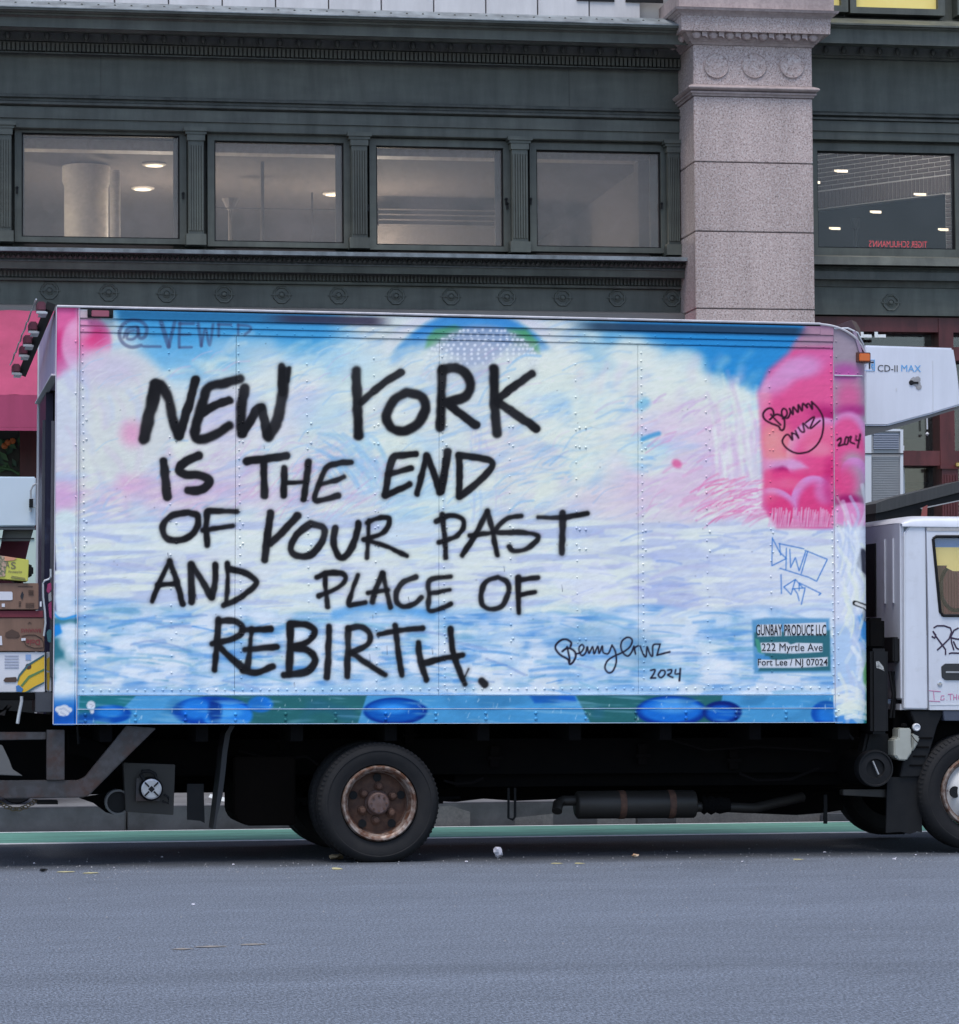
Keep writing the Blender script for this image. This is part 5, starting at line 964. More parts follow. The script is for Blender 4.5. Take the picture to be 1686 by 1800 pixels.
# seam highlights painted as pale strips along the metal edges
EDGE = mat('metal edge with painted highlight', (.55, .66, .76), .3, (.25, .42, .62), 9, amt=.8)
b = MB(); b.box(XB_[0], XE, -.0185, -.0075, ZL2-.002, ZL2+.0025); b.box(XB_[0], XE, -.010, .0, ZL1-.0015, ZL1+.002); b.box(0, XE+.05, -.019, -.01, ZB-.003, ZB+.001); b.build('rail_edge_highlight', EDGE, box)
b = MB(); b.box(XB_[0]-.003, XB_[0]+.0015, -.017, -.012, ZB, ZT); b.box(XE-.001, XE+.0015, -.007, .0, ZB, ZR2); b.box(-.006, .0, -.013, -.004, ZB, ZT); b.build('post_edge_highlight', mat('pale edge', (.5, .48, .54), .35), box)
# address lettering
for s, x0, x1, y0, y1, bo in (('GUNBAY PRODUCE LLC', 1329, 1452.5, 1098, 1117, .010), ('222 Myrtle Ave', 1339, 1446, 1131, 1148.5, .0), ('Fort Lee / NJ 07024', 1332.5, 1455, 1158, 1173.5, .006)):
    X0, Z0 = T(x0, y1, -.002); X1, Z1 = T(x1, y0, -.002); o = text(s, X0, X1, Z0, Z1, -.0025, INKB, box, bold=bo); o['label'] = 'black vinyl line reading '+s
# ------------------------------------------------------------------ underside
b = MB(); b.box(.35, 7.4, .62, .70, .56, .80); b.build('chassis_rail', DARK, tr); b = MB(); b.box(.35, 7.4, 1.55, 1.63, .56, .80); b.build('chassis_rail', DARK, tr)
for i in range(9): b = MB(); b.box(.3+i*.62, .38+i*.62, .06, 2.24, .80, ZB-.001); b.build('cross_member', DARK, tr)
b = MB(); b.box(.45, 7.3, 1.05, 1.25, .43, .9); b.box(2.6, 5.3, 1.9, 2.1, .45, .9); b.box(.9, 1.75, 1.8, 2.2, .40, .9); b.build('underbody_fill', DARK, tr)  # unseen dark blocks added to close off light beneath the truck
b = MB(); b.box(2.75, 5.55, .72, 1.04, .47, .8); b.build('battery_crate', DARK, tr)
X0, Z0 = T(410, 1452, .35); X1, Z1 = T(520, 1330, .35); b = MB(); b.prism([(X0+.09, Z0), (X1, Z0), (X1, Z1), (X0, Z1), (X0, Z0+.09), (X0+.03, Z0+.03)], .35, .9); b.build('fuel_tank', mat('oily brown tank', (.0035, .0025, .002), .9, (.006, .004, .003), 5, spec=.08), tr, bevel=.01)
poly_ = MB(); poly_.prism(TP([(760, 1290), (1485, 1290), (1482, 1424), (1450, 1429), (1400, 1433), (1330, 1430), (1290, 1420), (1240, 1412), (1225, 1398), (1020, 1396), (1000, 1404), (905, 1408), (850, 1404), (800, 1410), (760, 1408)], 1.1), 1.1, 1.5); poly_.build('lower_dark_fill', DARK, tr)  # dark mass added to fill the blackness under the box
b = MB(); b.tube([(2.1, 1.1, .42), (6.0, 1.1, .47)], .055, 10); b.build('drive_shaft', DARK, tr); b = MB(); b.cyl((2.1, .25, .40), .09, 1.7, 'Y', 14); b.lathe([(.05, -.22), (.2, -.1), (.2, .1), (.05, .22)], (2.1, 1.12, .40), 'Y', 18); b.build('rear_axle', DARK, tr)
b = MB()
for k in range(4): b.box(1.55+.06*k, 2.75-.06*k, .50, .58, .40-.016*k, .414-.016*k)
b.build('leaf_spring', DARK, tr)
# muffler and pipes
X0, Zc = T(1014, 1415.5, .5); X1 = T(1227, 1415.5, .5)[0]; MUF = mat('brown heat stained steel', (.034, .031, .028), .5, (.020, .016, .013), 6, amt=.8, metal=.3, stretch=(.5, 2, 2))
b = MB(); b.lathe([(.07, 0), (.088, .01), (.095, .02), (.095, X1-X0-.02), (.088, X1-X0-.01), (.06, X1-X0)], (X0, .55, Zc), 'X', 28); mf = b.build('muffler', MUF, tr, True)
for px in (1089, 1176): b = MB(); X = T(px, 1415, .5)[0]; b.lathe([(.0965, 0), (.0985, .004), (.0985, .042), (.0965, .046)], (X, .55, Zc), 'X', 28, False); b.build('strap', RUST, mf, True)
X, Z = T(1000, 1408, .5); b = MB(); b.tube([(X0+.02, .55, Z), (X-.03, .55, Z), (X-.07, .52, Z-.02), (T(978, 1430, .5)[0], .48, T(978, 1426, .5)[1])], .036, 12); b.build('exhaust_tip', MUF, tr, True)
b = MB(); b.tube([(X1, .55, Zc-.02), (X1+.15, .57, Zc-.02), (X1+.45, .7, Zc-.04), (X1+.85, .85, Zc+.03)], .036, 10); b.build('exhaust_pipe', MUF, tr, True)
b = MB(); b.lathe([(.05, 0), (.065, .02), (.05, .04), (.066, .07), (.05, .1), (.06, .13), (.045, .2)], (X1+.04, .56, Zc-.01), 'X', 12); b.build('flange', DARK, tr)
b = MB(); xa, za = T(894, 1385, .5); b.tube([(xa, .5, za), (xa, .5, T(894, 1438, .5)[1]), (xa+.03, .5, T(894, 1441, .5)[1]), (xa+.045, .5, T(894, 1436, .5)[1]), (xa+.045, .5, za)], .009, 6); b.build('hook_bracket', BLK, tr)
X, Z = T(1451, 1448, .6); b = MB(); b.box(X-.012, X+.012, .59, .61, Z, Z+.2); b.build('drain_stub', BLK, tr)
for i, L_ in enumerate(([(780, 1372), (800, 1378), (830, 1376), (850, 1368)], [(1300, 1360), (1330, 1372), (1390, 1370), (1440, 1350)], [(560, 1345), (540, 1330), (480, 1335), (420, 1320)], [(1180, 1300), (1240, 1318), (1330, 1312), (1460, 1320)])):
    b = MB(); b.tube([(T(a_, c_, .45)[0], .45, T(a_, c_, .45)[1]) for a_, c_ in L_], .010, 6); b.build('brake_hose', mat('dusty hose', (.006, .005, .005), .9, spec=.1), tr, True)
for px, py in ((870, 1330), (1130, 1326), (1290, 1334), (720, 1290), (500, 1300)): X, Z = T(px, py, .58); b = MB(); b.box(X-.03, X+.03, .58, .62, Z-.07, Z+.07); b.box(X-.05, X+.05, .56, .58, Z-.02, Z); b.build('frame_bracket', mat('greasy bracket', (.005, .004, .004), .9, spec=.1), tr)
# ------------------------------------------------------------------ wheels
def wheel(px, py, name, y0, front, far=False, R_=.4, lbl=None):
    X, Z = T(px, py, 0); w = bpy.data.objects.new(name, None); COL.objects.link(w); w.parent = tr; w.location = (X, y0, Z)
    if lbl: w['label'] = lbl
    t = MB(); sc_ = R_/.389
    prof = [(.243, .035), (.250, .012), (.275, .004), (.305, -.006), (.332, -.004), (.335, -.008), (.345, -.007), (.362, .006), (.376, .018), (.386, .036), (.389, .05), (.389, .095), (.381, .098), (.381, .106), (.389, .109), (.389, .15), (.389, .19), (.376, .21), (.34, .225), (.25, .21)]
    t.lathe([(r*sc_, y) for r, y in prof], (0, 0, 0), 'Y', 72, False)
    for k in range(76):
        a_ = 2*math.pi*k/76; ca, sa = math.cos(a_), math.sin(a_); P = []
        for r, y, da in ((.3895, .026, -.018), (.374, .008, -.018), (.374, .008, .014), (.3895, .026, .014), (.3905, .09, -.018), (.3905, .09, .014)): P.append((r*sc_*math.cos(a_+da), y, r*sc_*math.sin(a_+da)))
        t.add(P, [(0, 1, 2, 3), (0, 3, 5, 4)])
    t.v = [(a_[0]*(1+.02*max(0, (-a_[2]-.36)/.04)), a_[1], max(a_[2], -.3885)) for a_ in t.v]
    t.build('tyre', TYRE, w, True)
    if far: b = MB(); b.lathe([(.252, .03), (.252, .12)], (0, 0, 0), 'Y', 24); b.build('rim', DARK, w); return w
    b = MB()
    if not front:
        b.lathe([(.250, .03), (.247, .004), (.238, -.008), (.229, -.006), (.222, .006), (.214, .012), (.211, .04), (.203, .05), (.200, .115)], (0, 0, 0), 'Y', 64, False); b.build('rim', RIM, w, True)
        b = MB(); b.lathe([(.2, .112), (.19, .12), (.15, .108), (.07, .108), (.001, .108)], (0, 0, 0), 'Y', 48, False); b.build('wheel_disc', RUST, w, True)
        for k in range(5):
            a_ = math.radians(18+72*k); b = MB(); b.lathe([(.028, .0), (.027, -.002), (.001, -.002)], (.166*math.cos(a_), .107, .166*math.sin(a_)), 'Y', 16, False, 1.0); b.build('hand_hole', BLK, w)
        b = MB(); b.lathe([(.085, .108), (.083, .095), (.074, .088), (.070, .04), (.062, .032), (.03, .030), (.001, .030)], (0, 0, 0), 'Y', 32, False); b.build('hub', mat('brown hub iron', (.085, .045, .035), .65, (.14, .10, .10), 20, amt=.7), w, True)
        for k in range(8): a_ = k*math.pi/4; b = MB(); b.cyl((.05*math.cos(a_), .024, .05*math.sin(a_)), .007, .01, 'Y', 6); b.build('hub_bolt', RUST, w)
        b = MB(); b.lathe([(.032, .106), (.030, .086), (.022, .080), (.020, .06), (.012, .056), (.001, .056)], (0, 0, 0), 'Y', 10, False); n0 = b.build('wheel_nut', RUST, w)
        for k in range(6):
            a_ = math.radians(25+60*k); n_ = n0 if k == 0 else twin(n0, (0, 0, 0), w); n_.location = (.112*math.cos(a_), 0, .112*math.sin(a_))
    else:
        b.lathe([(.250, .03), (.247, .004), (.238, -.008), (.229, -.006), (.222, .006), (.214, .02), (.205, .035)], (0, 0, 0), 'Y', 64, False); b.build('rim', RIM, w, True)
        b = MB(); b.lathe([(.206, .036), (.19, .03), (.16, .0), (.12, -.02), (.07, -.024), (.001, -.024)], (0, 0, 0), 'Y', 48, False); b.build('wheel_disc', RIMW, w, True)
        for k in range(6):
            a_ = math.radians(60*k); b = MB(); b.lathe([(.040, -.006), (.038, -.010), (.001, -.010)], (.158*math.cos(a_), .0, .158*math.sin(a_)), 'Y', 16, False); b.build('hand_hole', BLK, w)
        for k in range(6): a_ = math.radians(30+60*k); b = MB(); b.lathe([(.02, -.02), (.016, -.045), (.001, -.05)], (.11*math.cos(a_), 0, .11*math.sin(a_)), 'Y', 8, False); b.build('wheel_nut', RUST, w)
    return w
wheel(668.7, 1413, 'rear_wheel', .03, False); wheel(1726, 1393, 'front_wheel', .10, True)
wheel(665, 1411.5, 'rear_wheel', .29, False, True); wheel(665, 1411.5, 'rear_wheel', 1.72, False, True); wheel(665, 1411.5, 'rear_wheel', 1.97, False, True); wheel(1722, 1392, 'front_wheel', 1.85, True, True)
# ------------------------------------------------------------------ tail lift and rear underside
def poly_part(pts, y0, y1, name, m, parent=tr, bevel=0.): b = MB(); b.prism(TP(pts, y0), y0, y1); return b.build(name, m, parent, bevel=bevel)
def tube_part(pts, y, r, name, m, parent=tr, sm=True): b = MB(); b.tube([(T(a_, c_, y)[0], y, T(a_, c_, y)[1]) for a_, c_ in pts], r, 8); return b.build(name, m, parent, sm)
tl = bpy.data.objects.new('tail_lift', None); COL.objects.link(tl); tl.parent = tr
poly_part([(-40, 1372), (137, 1372), (150, 1366), (222, 1276), (275, 1280), (212, 1342), (158, 1397), (148, 1402), (8, 1404), (-10, 1398), (-40, 1390)], .04, .12, 'lift_arm', STEEL, tl, .006)
poly_part([(82, 1283), (113.5, 1283), (113.5, 1371.5), (82, 1371.5)], .03, .10, 'lift_post', STEEL, tl, .004)
poly_part([(-60, 1287), (81, 1287), (81, 1300), (-60, 1302)], .06, .12, 'lift_bar', STEEL, tl, .004)
poly_part([(62, 1217), (91.5, 1217), (91.5, 1252), (62, 1252)], .02, .5, 'bracket', mat('blue black steel', (.03, .033, .042), .5, (.06, .06, .07), 5), tl, .004)
b = MB(); X0, Z1 = T(-90, 1217, .03); Z0 = T(0, 1231, .03)[1]; b.box(X0, T(61, 1230, .03)[0], .03, 2.1, Z0, T(30, 1217.5, .03)[1]); b.build('lift_platform', DARK, tl, bevel=.004)
tube_part([(38, 1224), (38, 1232), (33, 1258), (31, 1272)], .02, .011, 'lift_rod', ALU, tl)
poly_part([(-10, 1308), (4, 1310), (16, 1335), (22, 1352), (40, 1364), (-10, 1362)], .06, .2, 'hinge_plate', mat('grey hinge paint', (.10, .10, .10), .5), tl, .004)
poly_part([(8, 1258), (14, 1238), (22, 1240), (-4, 1256)], .3, .34, 'hinge_strut', STEEL, tl)
poly_part([(62, 1408), (102, 1408), (102, 1414), (66, 1414)], .3, .5, 'foot_plate', BLK, tl)
CH = mat('rusty yellow chain', (.12, .11, .04), .6, (.10, .04, .03), 9, amt=.8)
for i in range(13):
    px = -4+i*5.4; py = 1408+14*math.sin(i/12*math.pi)+(i % 2); X, Z = T(px, py, .15); rg = [(X+.017*math.cos(t)*(1 if i % 2 else .8), .15+.010*math.sin(t*1)*(i % 2), Z+.011*math.sin(t)) for t in np.linspace(0, 2*math.pi, 9)]; b = MB(); b.tube(rg, .0035, 5); b.build('chain_link', CH, tl)
HU = mat('dark oily control box', (.017, .015, .013), .5, (.010, .009, .009), 5)
hb = poly_part([(217, 1341), (308, 1344), (305, 1433), (221, 1427)], .30, .42, 'pump_box', HU, tr, .004)
poly_part([(240, 1367), (252, 1367), (252, 1399), (281, 1400), (281, 1408), (239, 1408)], .24, .299, 'pump_bracket', STEEL, hb)
X, Z = T(266, 1387, .2); b = MB(); b.lathe([(.078, .1), (.078, .02), (.068, .0), (.064, .004)], (X, .2, Z), 'Y', 28); b.build('motor', BLK, hb, True)
b = MB(); b.lathe([(.066, .0), (.066, -.012), (.056, -.016)], (X, .2, Z), 'Y', 28); cp_ = b.build('motor_cap', ALU, hb, False)
b = MB()
for a_ in (45, 135, 225, 315): q = math.radians(a_); b.bar((X+.022*math.cos(q), .182, Z+.022*math.sin(q)), (X+.062*math.cos(q), .182, Z+.062*math.sin(q)), .010, .012)
b.lathe([(.022, -.018), (.020, -.024)], (X, .2, Z), 'Y', 4); b.build('motor_spokes', BLK, hb)
tube_part([(254, 1372), (247, 1362), (250, 1356), (262, 1355), (272, 1360), (274, 1368)], .22, .012, 'hose', BLK, hb); tube_part([(285, 1408), (296, 1412), (296, 1402), (288, 1396)], .24, .008, 'hose', BLK, hb)
b = MB(); X, Z = T(207, 1410, .35); b.lathe([(.083, 0), (.083, .10), (.070, .10), (.070, 0), (.083, 0)], (X, .33, Z), 'Y', 28, False); b.build('air_reservoir_band', mat('grey band', (.11, .11, .11), .5), tr, True)
b = MB(); b.lathe([(.069, 0), (.069, .3)], (X, .36, Z), 'Y', 24); b.build('air_reservoir', BLK, tr)
poly_part([(329, 1378), (358, 1378), (360, 1447), (352, 1443), (329, 1441)], .35, .37, 'rubber_flap', BLK)
b = MB(); P = [(404, 1276), (396, 1290), (391, 1320), (387, 1360), (382, 1400), (378, 1435), (375, 1458)]; Q = [(x_+(9 if i < 5 else 4), y_) for i, (x_, y_) in enumerate(P)][::-1]; b.prism(TP(P+Q, .25), .25, .55); b.build('mud_flap', mat('worn rubber', (.018, .019, .022), .6), tr)
poly_part([(-120, 1236), (330, 1280), (330, 1372), (240, 1395), (-120, 1402)], .75, .8, 'folded_platform', DARK, tl)
poly_part([(120, 1290), (160, 1300), (250, 1345), (215, 1360), (150, 1330), (120, 1325)], .5, .6, 'spring_hanger', DARK); poly_part([(140, 1403), (190, 1395), (200, 1432), (186, 1428), (165, 1412)], .55, .65, 'frame_end', DARK)
tube_part([(136, 1275), (138, 1308), (140, 1295)], .2, .008, 'cable', BLK)
# grab handle at the rear corner
def tubex(pts, r, name, m): b = MB(); b.tube([(x_, y_, z_) for x_, y_, z_ in pts], r, 8); return b.build(name, m, box, True)
q = lambda px, py: (T(px, py, -.02)[0], -.02, T(px, py, -.02)[1])
tubex([q(89, 1000), q(89, 1014), q(86, 1018), q(78, 1021), q(75.5, 1026), q(76, 1050), q(79, 1075), q(80, 1095), q(77, 1118)], .0065, 'grab_handle', ALU)
b = MB(); b.box(*sorted((T(70, 1060, -.01)[0], T(73, 1060, -.01)[0])), -.02, -.005, T(0, 1066, -.01)[1], T(0, 1057, -.01)[1]); b.build('handle_foot', GRL, box)
# ------------------------------------------------------------------ refrigeration unit on the nose
U = [(1520, 606.5), (1676.5, 611.5), (1683, 650), (1690, 712), (1640, 727), (1560, 748.5), (1520, 748.5)]
b = MB(); yu = .42; b.prism(TP(U, yu), yu, 1.9); un = b.build('refrigeration_unit', WHU, tr, bevel=.012)
poly_part([(1520, 750), (1556, 750), (1690, 714), (1690, 717), (1560, 757), (1520, 767)], yu+.01, 1.8, 'unit_underside', mat('grey moulded underside', (.10, .10, .10), .6), un)
x1_, z1_ = T(1640, 640, yu-.002); b = MB(); b.box(x1_-.002, x1_+.002, yu-.004, yu+.01, T(1640, 724, yu)[1], T(1640, 634, yu)[1]); b.box(*[T(p_, 700, yu)[0] for p_ in (1575.5, 1577)], yu-.003, yu+.01, T(0, 658, yu)[1], T(0, 652, yu)[1]); b.build('panel_seam', GRL, un)
def ut(s, x0, x1, y0, y1, m, bo=.0, y=yu): X0, Z0 = T(x0, y1, y-.002); X1, Z1 = T(x1, y0, y-.002); return text(s, X0, X1, Z0, Z1, y-.003, m, un, bold=bo)
ut('CD-II', 1543, 1578, 642, 653, INKB); ut('MAX', 1584.5, 1619, 642, 653, CYAN)
lg = MB()
def lq(x0, y0, x1, y1): X0, Z1 = T(x0, y0, yu-.002); X1, Z0 = T(x1, y1, yu-.002); lg.box(X0, X1, yu-.004, yu-.001, Z0, Z1)
lq(1536.5, 632, 1538, 652); lq(1515, 632, 1536.4, 633.2); lq(1515, 651, 1536.4, 652); lg.build('logo_border', CYAN, un); lg = MB(); lq(1520, 635.5, 1536, 638); lq(1527.5, 638.2, 1530, 648); lg.build('logo_mark', INKB, un); lg = MB(); lq(1532, 640, 1535.5, 643); lq(1533.5, 645, 1535.5, 649); lq(1531.5, 642.5, 1533, 646); lg.build('logo_mark', CYAN, un)
b = MB()
for i, (dx, dy, r) in enumerate(((0, 0, 8), (5, 4, 7), (8, 10, 6), (-3, -1, 5), (6, -3, 6))):
    X, Z = T(1607+dx, 670+dy, yu); b.lathe([(r/262, -.002-.0003*i), (.001, -.003-.0003*i)], (X, yu, Z), 'Y', 7, False, a0=i)
b.build('torn_sticker', mat('torn grey sticker', (.27, .26, .26), .8, (.45, .45, .47), 40), un)
b = MB(); X0, Z0 = T(1602, 674, yu); b.box(X0, X0+.05, yu-.008, yu-.002, Z0-.002, Z0+.012); b.lathe([(.018, -.004), (.016, -.009)], (X0, yu, Z0+.005), 'Y', 12); b.build('latch', BLK, un)
poly_part([(1497, 562), (1505, 566), (1512, 577), (1514, 590), (1504, 578)], .35, .7, 'roof_fin', mat('brown fin', (.10, .07, .06), .5), box)
# ------------------------------------------------------------------ cab
yc = .14
cab = bpy.data.objects.new('cab', None); COL.objects.link(cab); cab.parent = tr
XR_ = T(1589, 1100, yc)[0]; X6 = XR_+1.75; Zt = T(1640, 909, yc)[1]; Zb = T(1640, 1248, yc)[1]
def cpoly(pts, y0=yc, y1=yc+.04, name='x', m=WHT, parent=cab, bevel=0.): return poly_part(pts, y0, y1, name, m, parent, bevel)
b = MB(); b.prism(TP([(1589, 1246), (1589, 940), (1600, 922), (1627.5, 922), (1628, 1000), (1631.5, 1247)], yc), yc, yc+.05); b.build('rear_pillar', WHT, cab, bevel=.008)
tube_part([(1590, 935), (1590.5, 1244)], yc-.002, .006, 'pillar_edge', GRL, cab)
b = MB(); xd = T(1990, 1000, yc)[0]
dpz = lambda py: T(1640, py, yc-.004)[1]
def D(pts): b.prism(TP(pts, yc-.006), yc-.006, yc+.03)
D([(1629, 928), (1640.5, 945), (1652, 1076), (1655, 1083.5), (1632.5, 1083.5)]); D([(1629, 928), (1980, 928), (1980, 942), (1646, 942), (1640.5, 945)]); D([(1632.5, 1083.5), (1980, 1083.5), (1980, 1248), (1634, 1248)]); D([(1900, 942), (1980, 942), (1980, 1083.5), (1910, 1083.5)])
door = b.build('cab_door', WHT, cab)
tube_part([(1640.5, 947), (1646, 943), (1900, 943), (1908, 1082), (1658, 1082), (1653, 1076), (1640.5, 947)], yc-.008, .011, 'window_seal', BLK, door)
b = MB(); b.prism(TP([(1641, 944), (1900, 944), (1908, 1082), (1654, 1082)], yc+.006), yc+.006, yc+.012); b.build('window_pane', glass('cab glass', (.97, .98, .97), .05, .02, .03), door)
poly_part([(1628.5, 926.5), (1980, 926.5), (1980, 935), (1630, 933.5)], yc-.009, yc-.0065, 'drip_trim', mat('scratched trim', (.34, .33, .33), .5, (.5, .5, .5), 40), door)
poly_part([(1634, 1238), (1980, 1238), (1980, 1239.5), (1634, 1239.5)], yc-.0085, yc-.0065, 'door_crease', GRL, door)
poly_part([(1655, 1172), (1662, 1166.5), (1720, 1166.5), (1720, 1195.5), (1662, 1195.5), (1656, 1190)], yc-.014, yc-.0062, 'door_handle', mat('handle plastic', (.025, .025, .027), .4), door, .003)
poly_part([(1663, 1180), (1718, 1180), (1718, 1183), (1663, 1183)], yc-.018, yc-.0142, 'handle_grip', GREY, door)
X, Z = T(1652, 1202, yc-.006); b = MB(); b.lathe([(.018, 0), (.017, -.006), (.012, -.007), (.011, -.002), (.006, -.002), (.005, -.007)], (X, yc-.006, Z), 'Y', 18); b.build('door_lock', CHR, door, True)
# roof: rounded shell in sections
P = []; n = 26
for x_, k in ((XR_-.01, .35), (XR_+.01, .6), (XR_+.06, .86), (XR_+.14, 1), (XR_+.8, 1.02), (X6, .98)):
    row = []; zb_ = T(1640, 926, yc)[1]
    for a_ in np.linspace(0, math.pi, n): row.append((x_, yc-.012+.96+(-.96)*np.sign(math.cos(a_))*abs(math.cos(a_))**.35, zb_+(Zt-zb_+.02)*k*abs(math.sin(a_))**.4))
    P.append(row)
P = np.array(P); b = MB(); b.add(P.reshape(-1, 3).tolist(), gridF(len(P), n).tolist()); b.build('cab_roof', WHT, cab, True)
b = MB(); b.box(XR_-.012, XR_+.02, yc+.03, yc+1.86, T(1640, 1230, yc)[1], T(1640, 918, yc)[1]); cr = b.build('cab_rear_wall', WHT, cab, bevel=.01)
b = MB(); b.box(XR_-.02, XR_-.0125, yc+.55, yc+1.4, T(1640, 1082, yc)[1], T(1640, 950, yc)[1]); b.build('rear_window', BLK, cr)
for yy in (.16, .34): b = MB(); b.box(XR_-.022, XR_-.0125, yc+yy, yc+yy+.03, T(1640, 1060, yc)[1], T(1640, 945, yc)[1]); b.build('stamped_rib', WHT, cr, bevel=.003)
b = MB(); b.box(XR_-.06, XR_-.0125, yc+.05, yc+1.5, T(1640, 1165, yc)[1], T(1640, 1120, yc)[1]); b.build('rear_bumper_stop', BLK, cr, bevel=.01)
b = MB(); b.box(XR_-.01, X6, yc+.06, yc+1.86, Zb, Zb+.04); b.box(XR_, X6, yc+1.84, yc+1.88, Zb, T(1640, 1083, yc)[1]); b.box(X6-.04, X6, yc+.03, yc+1.88, Zb, T(1640, 1083, yc)[1]); b.box(X6-.04, X6, yc, yc+.06, Zb, T(1640, 925, yc)[1]); b.box(XR_, XR_+.3, yc+1.84, yc+1.88, Zb, T(1640, 925, yc)[1]); b.build('cab_shell', WHT, cab)
b = MB(); b.box(XR_+.16, XR_+.28, yc+.15, yc+.6, T(0, 1080, yc)[1], T(0, 985, yc)[1]); b.box(XR_+.15, XR_+.25, yc+.25, yc+.5, T(0, 984, yc)[1], T(0, 962, yc)[1]); b.box(XR_+.16, XR_+.7, yc+.15, yc+.6, T(0, 1110, yc)[1], T(0, 1078, yc)[1]); b.build('driver_seat', BLK, cab, bevel=.02)
X, Z = T(1684, 1032, .3); b = MB(); b.tube([(X+.02+.11*math.cos(t), .4, Z+.16*math.sin(t)) for t in np.linspace(0, 2*math.pi, 20)], .014, 6); b.build('steering_wheel', BLK, cab, True)
# strips coloured as sky and facade reflections, set behind the side glass
poly_part([(1638, 942), (1760, 942), (1760, 962), (1640, 962)], yc+.016, yc+.02, 'reflection_strip', mat('blue reflected sky', (.12, .27, .56), .8), cab)
poly_part([(1640, 962), (1760, 962), (1760, 1004), (1676, 1004), (1664, 998), (1665, 994), (1642, 994)], yc+.016, yc+.02, 'reflection_strip', mat('yellow reflected facade', (.95, .74, .27), .8, (.8, .58, .18), 8), cab)
# tags on the door
def rib(pts, w, y, name, m, parent, lbl=None):
    b = MB(); Q = [T(a_, c_, y) for a_, c_ in pts]; Qs = []
    for i in range(len(Q)-1):
        for t in (0, .33, .66): Qs.append((Q[i][0]+(Q[i+1][0]-Q[i][0])*t, Q[i][1]+(Q[i+1][1]-Q[i][1])*t))
    Qs.append(Q[-1]); b.tube([(x_, y, z_) for x_, z_ in Qs], w/271/2, 6); b.v = [(v[0], y+(v[1]-y)*.2, v[2]) for v in b.v]; o = b.build(name, m, parent, True)
    if lbl: o['label'] = lbl
z5 = lambda L_: [(1580+x_/4.736, 880+y_/4.736) for x_, y_ in L_]
TG = mat('purple black marker', (.035, .015, .045), .4)
for L_ in ([(290, 1060), (320, 1042), (380, 1042), (430, 1060), (440, 1090), (420, 1150), (370, 1200), (320, 1245)], [(275, 1130), (300, 1145), (310, 1120), (285, 1090)], [(285, 1085), (310, 1130), (390, 1240), (390, 1285)], [(500, 1060), (460, 1080), (435, 1130), (440, 1180), (460, 1245)], [(430, 1140), (470, 1150), (510, 1155)], [(455, 1170), (480, 1225), (505, 1240)], [(418, 1275), (440, 1268), (510, 1270)]): rib(z5(L_), 3.0, yc-.008, 'marker_tag', TG, door)
PKM = mat('pink marker', (.55, .12, .30), .5)
for L_ in ([(250, 1582), (350, 1590)], [(290, 1590), (296, 1660)], [(255, 1668), (345, 1672)], [(380, 1625), (355, 1625), (350, 1660), (378, 1658), (378, 1642)], [(400, 1660), (402, 1662)], [(410, 1612), (450, 1610)], [(430, 1612), (432, 1662)], [(458, 1615), (458, 1660)], [(458, 1640), (482, 1638)], [(482, 1612), (482, 1660)], [(505, 1615), (495, 1640), (508, 1660)]): rib(z5(L_), 1.3, yc-.008, 'marker_tag', PKM, door)
# ------------------------------------------------------------------ intake, bottle, mudguard
X0, Z1 = T(1546, 1085, .16); b = MB(); Zm = T(1546, 1290, .16)[1]
b.box(T(1531, 1100, .1)[0], T(1562, 1100, .1)[0], .10, .34, Zm, T(1546, 1140, .1)[1]); b.build('intake_duct', BLK, tr, bevel=.02)
b = MB(); b.box(T(1527, 1100, .1)[0], T(1558, 1100, .1)[0], .12, .3, T(1546, 1141, .1)[1], T(1546, 1086, .1)[1]); b.build('intake_bellows', DARK, tr, bevel=.02)
poly_part([(1525, 1285), (1562, 1285), (1570, 1330), (1566, 1350), (1512, 1345), (1520, 1310)], .25, .4, 'intake_boot', BLK, tr, .02)
X, Z = T(1540, 1351, .12); b = MB(); b.lathe([(.124, .10), (.127, .02), (.122, .0), (.114, .0), (.110, .010), (.104, .010), (.066, .006), (.060, .028), (.001, .03)], (X, .12, Z), 'Y', 44, False); b.build('air_cleaner_lid', BLK, tr, True)
b = MB(); b.lathe([(.118, .1), (.118, .55)], (X, .12, Z), 'Y', 32); b.build('air_cleaner', DARK, tr, True); b = MB(); b.bar((X-.02, .128, Z+.05), (X+.02, .128, Z-.04), .008, .02); b.build('lid_rib', GREY, tr)
poly_part([(1540, 1163), (1545, 1162), (1553, 1172), (1555, 1180), (1548, 1176), (1541, 1174)], .097, .0995, 'sticker', mat('small white sticker', (.5, .5, .48), .6, (.1, .1, .1), 60, amt=1), tr)
cbp = poly_part([(1580, 1280), (1602, 1280), (1602, 1305), (1604, 1322), (1594, 1337), (1579, 1336), (1576, 1330), (1572, 1330), (1572, 1300), (1580, 1298)], .12, .26, 'coolant_bottle', PVC, tr, .012)
poly_part([(1603, 1288), (1618, 1296), (1612, 1312), (1604, 1322)], .14, .24, 'filler_neck', PVC, cbp, .01)
X, Z = T(1611.5, 1278.5, .14); b = MB(); b.lathe([(.026, .02), (.026, -.004), (.02, -.008), (.017, -.002)], (X, .14, Z), 'Y', 20); b.build('filler_cap', GRL, cbp, True)
tube_part([(1602, 1292), (1608, 1300), (1616, 1308)], .13, .003, 'cap_strap', BLK, cbp); b = MB(); X, Z = T(1590, 1277, .16); b.lathe([(.022, 0), (.02, .018), (.004, .022)], (X, .17, Z), 'Z', 14); b.build('bottle_cap', DARK, cbp)
mg = poly_part([(1600, 1250), (1660, 1250), (1648, 1275), (1622, 1365), (1582, 1366), (1592, 1320), (1610, 1275)], .16, .5, 'mudguard', BLK, tr, .006)
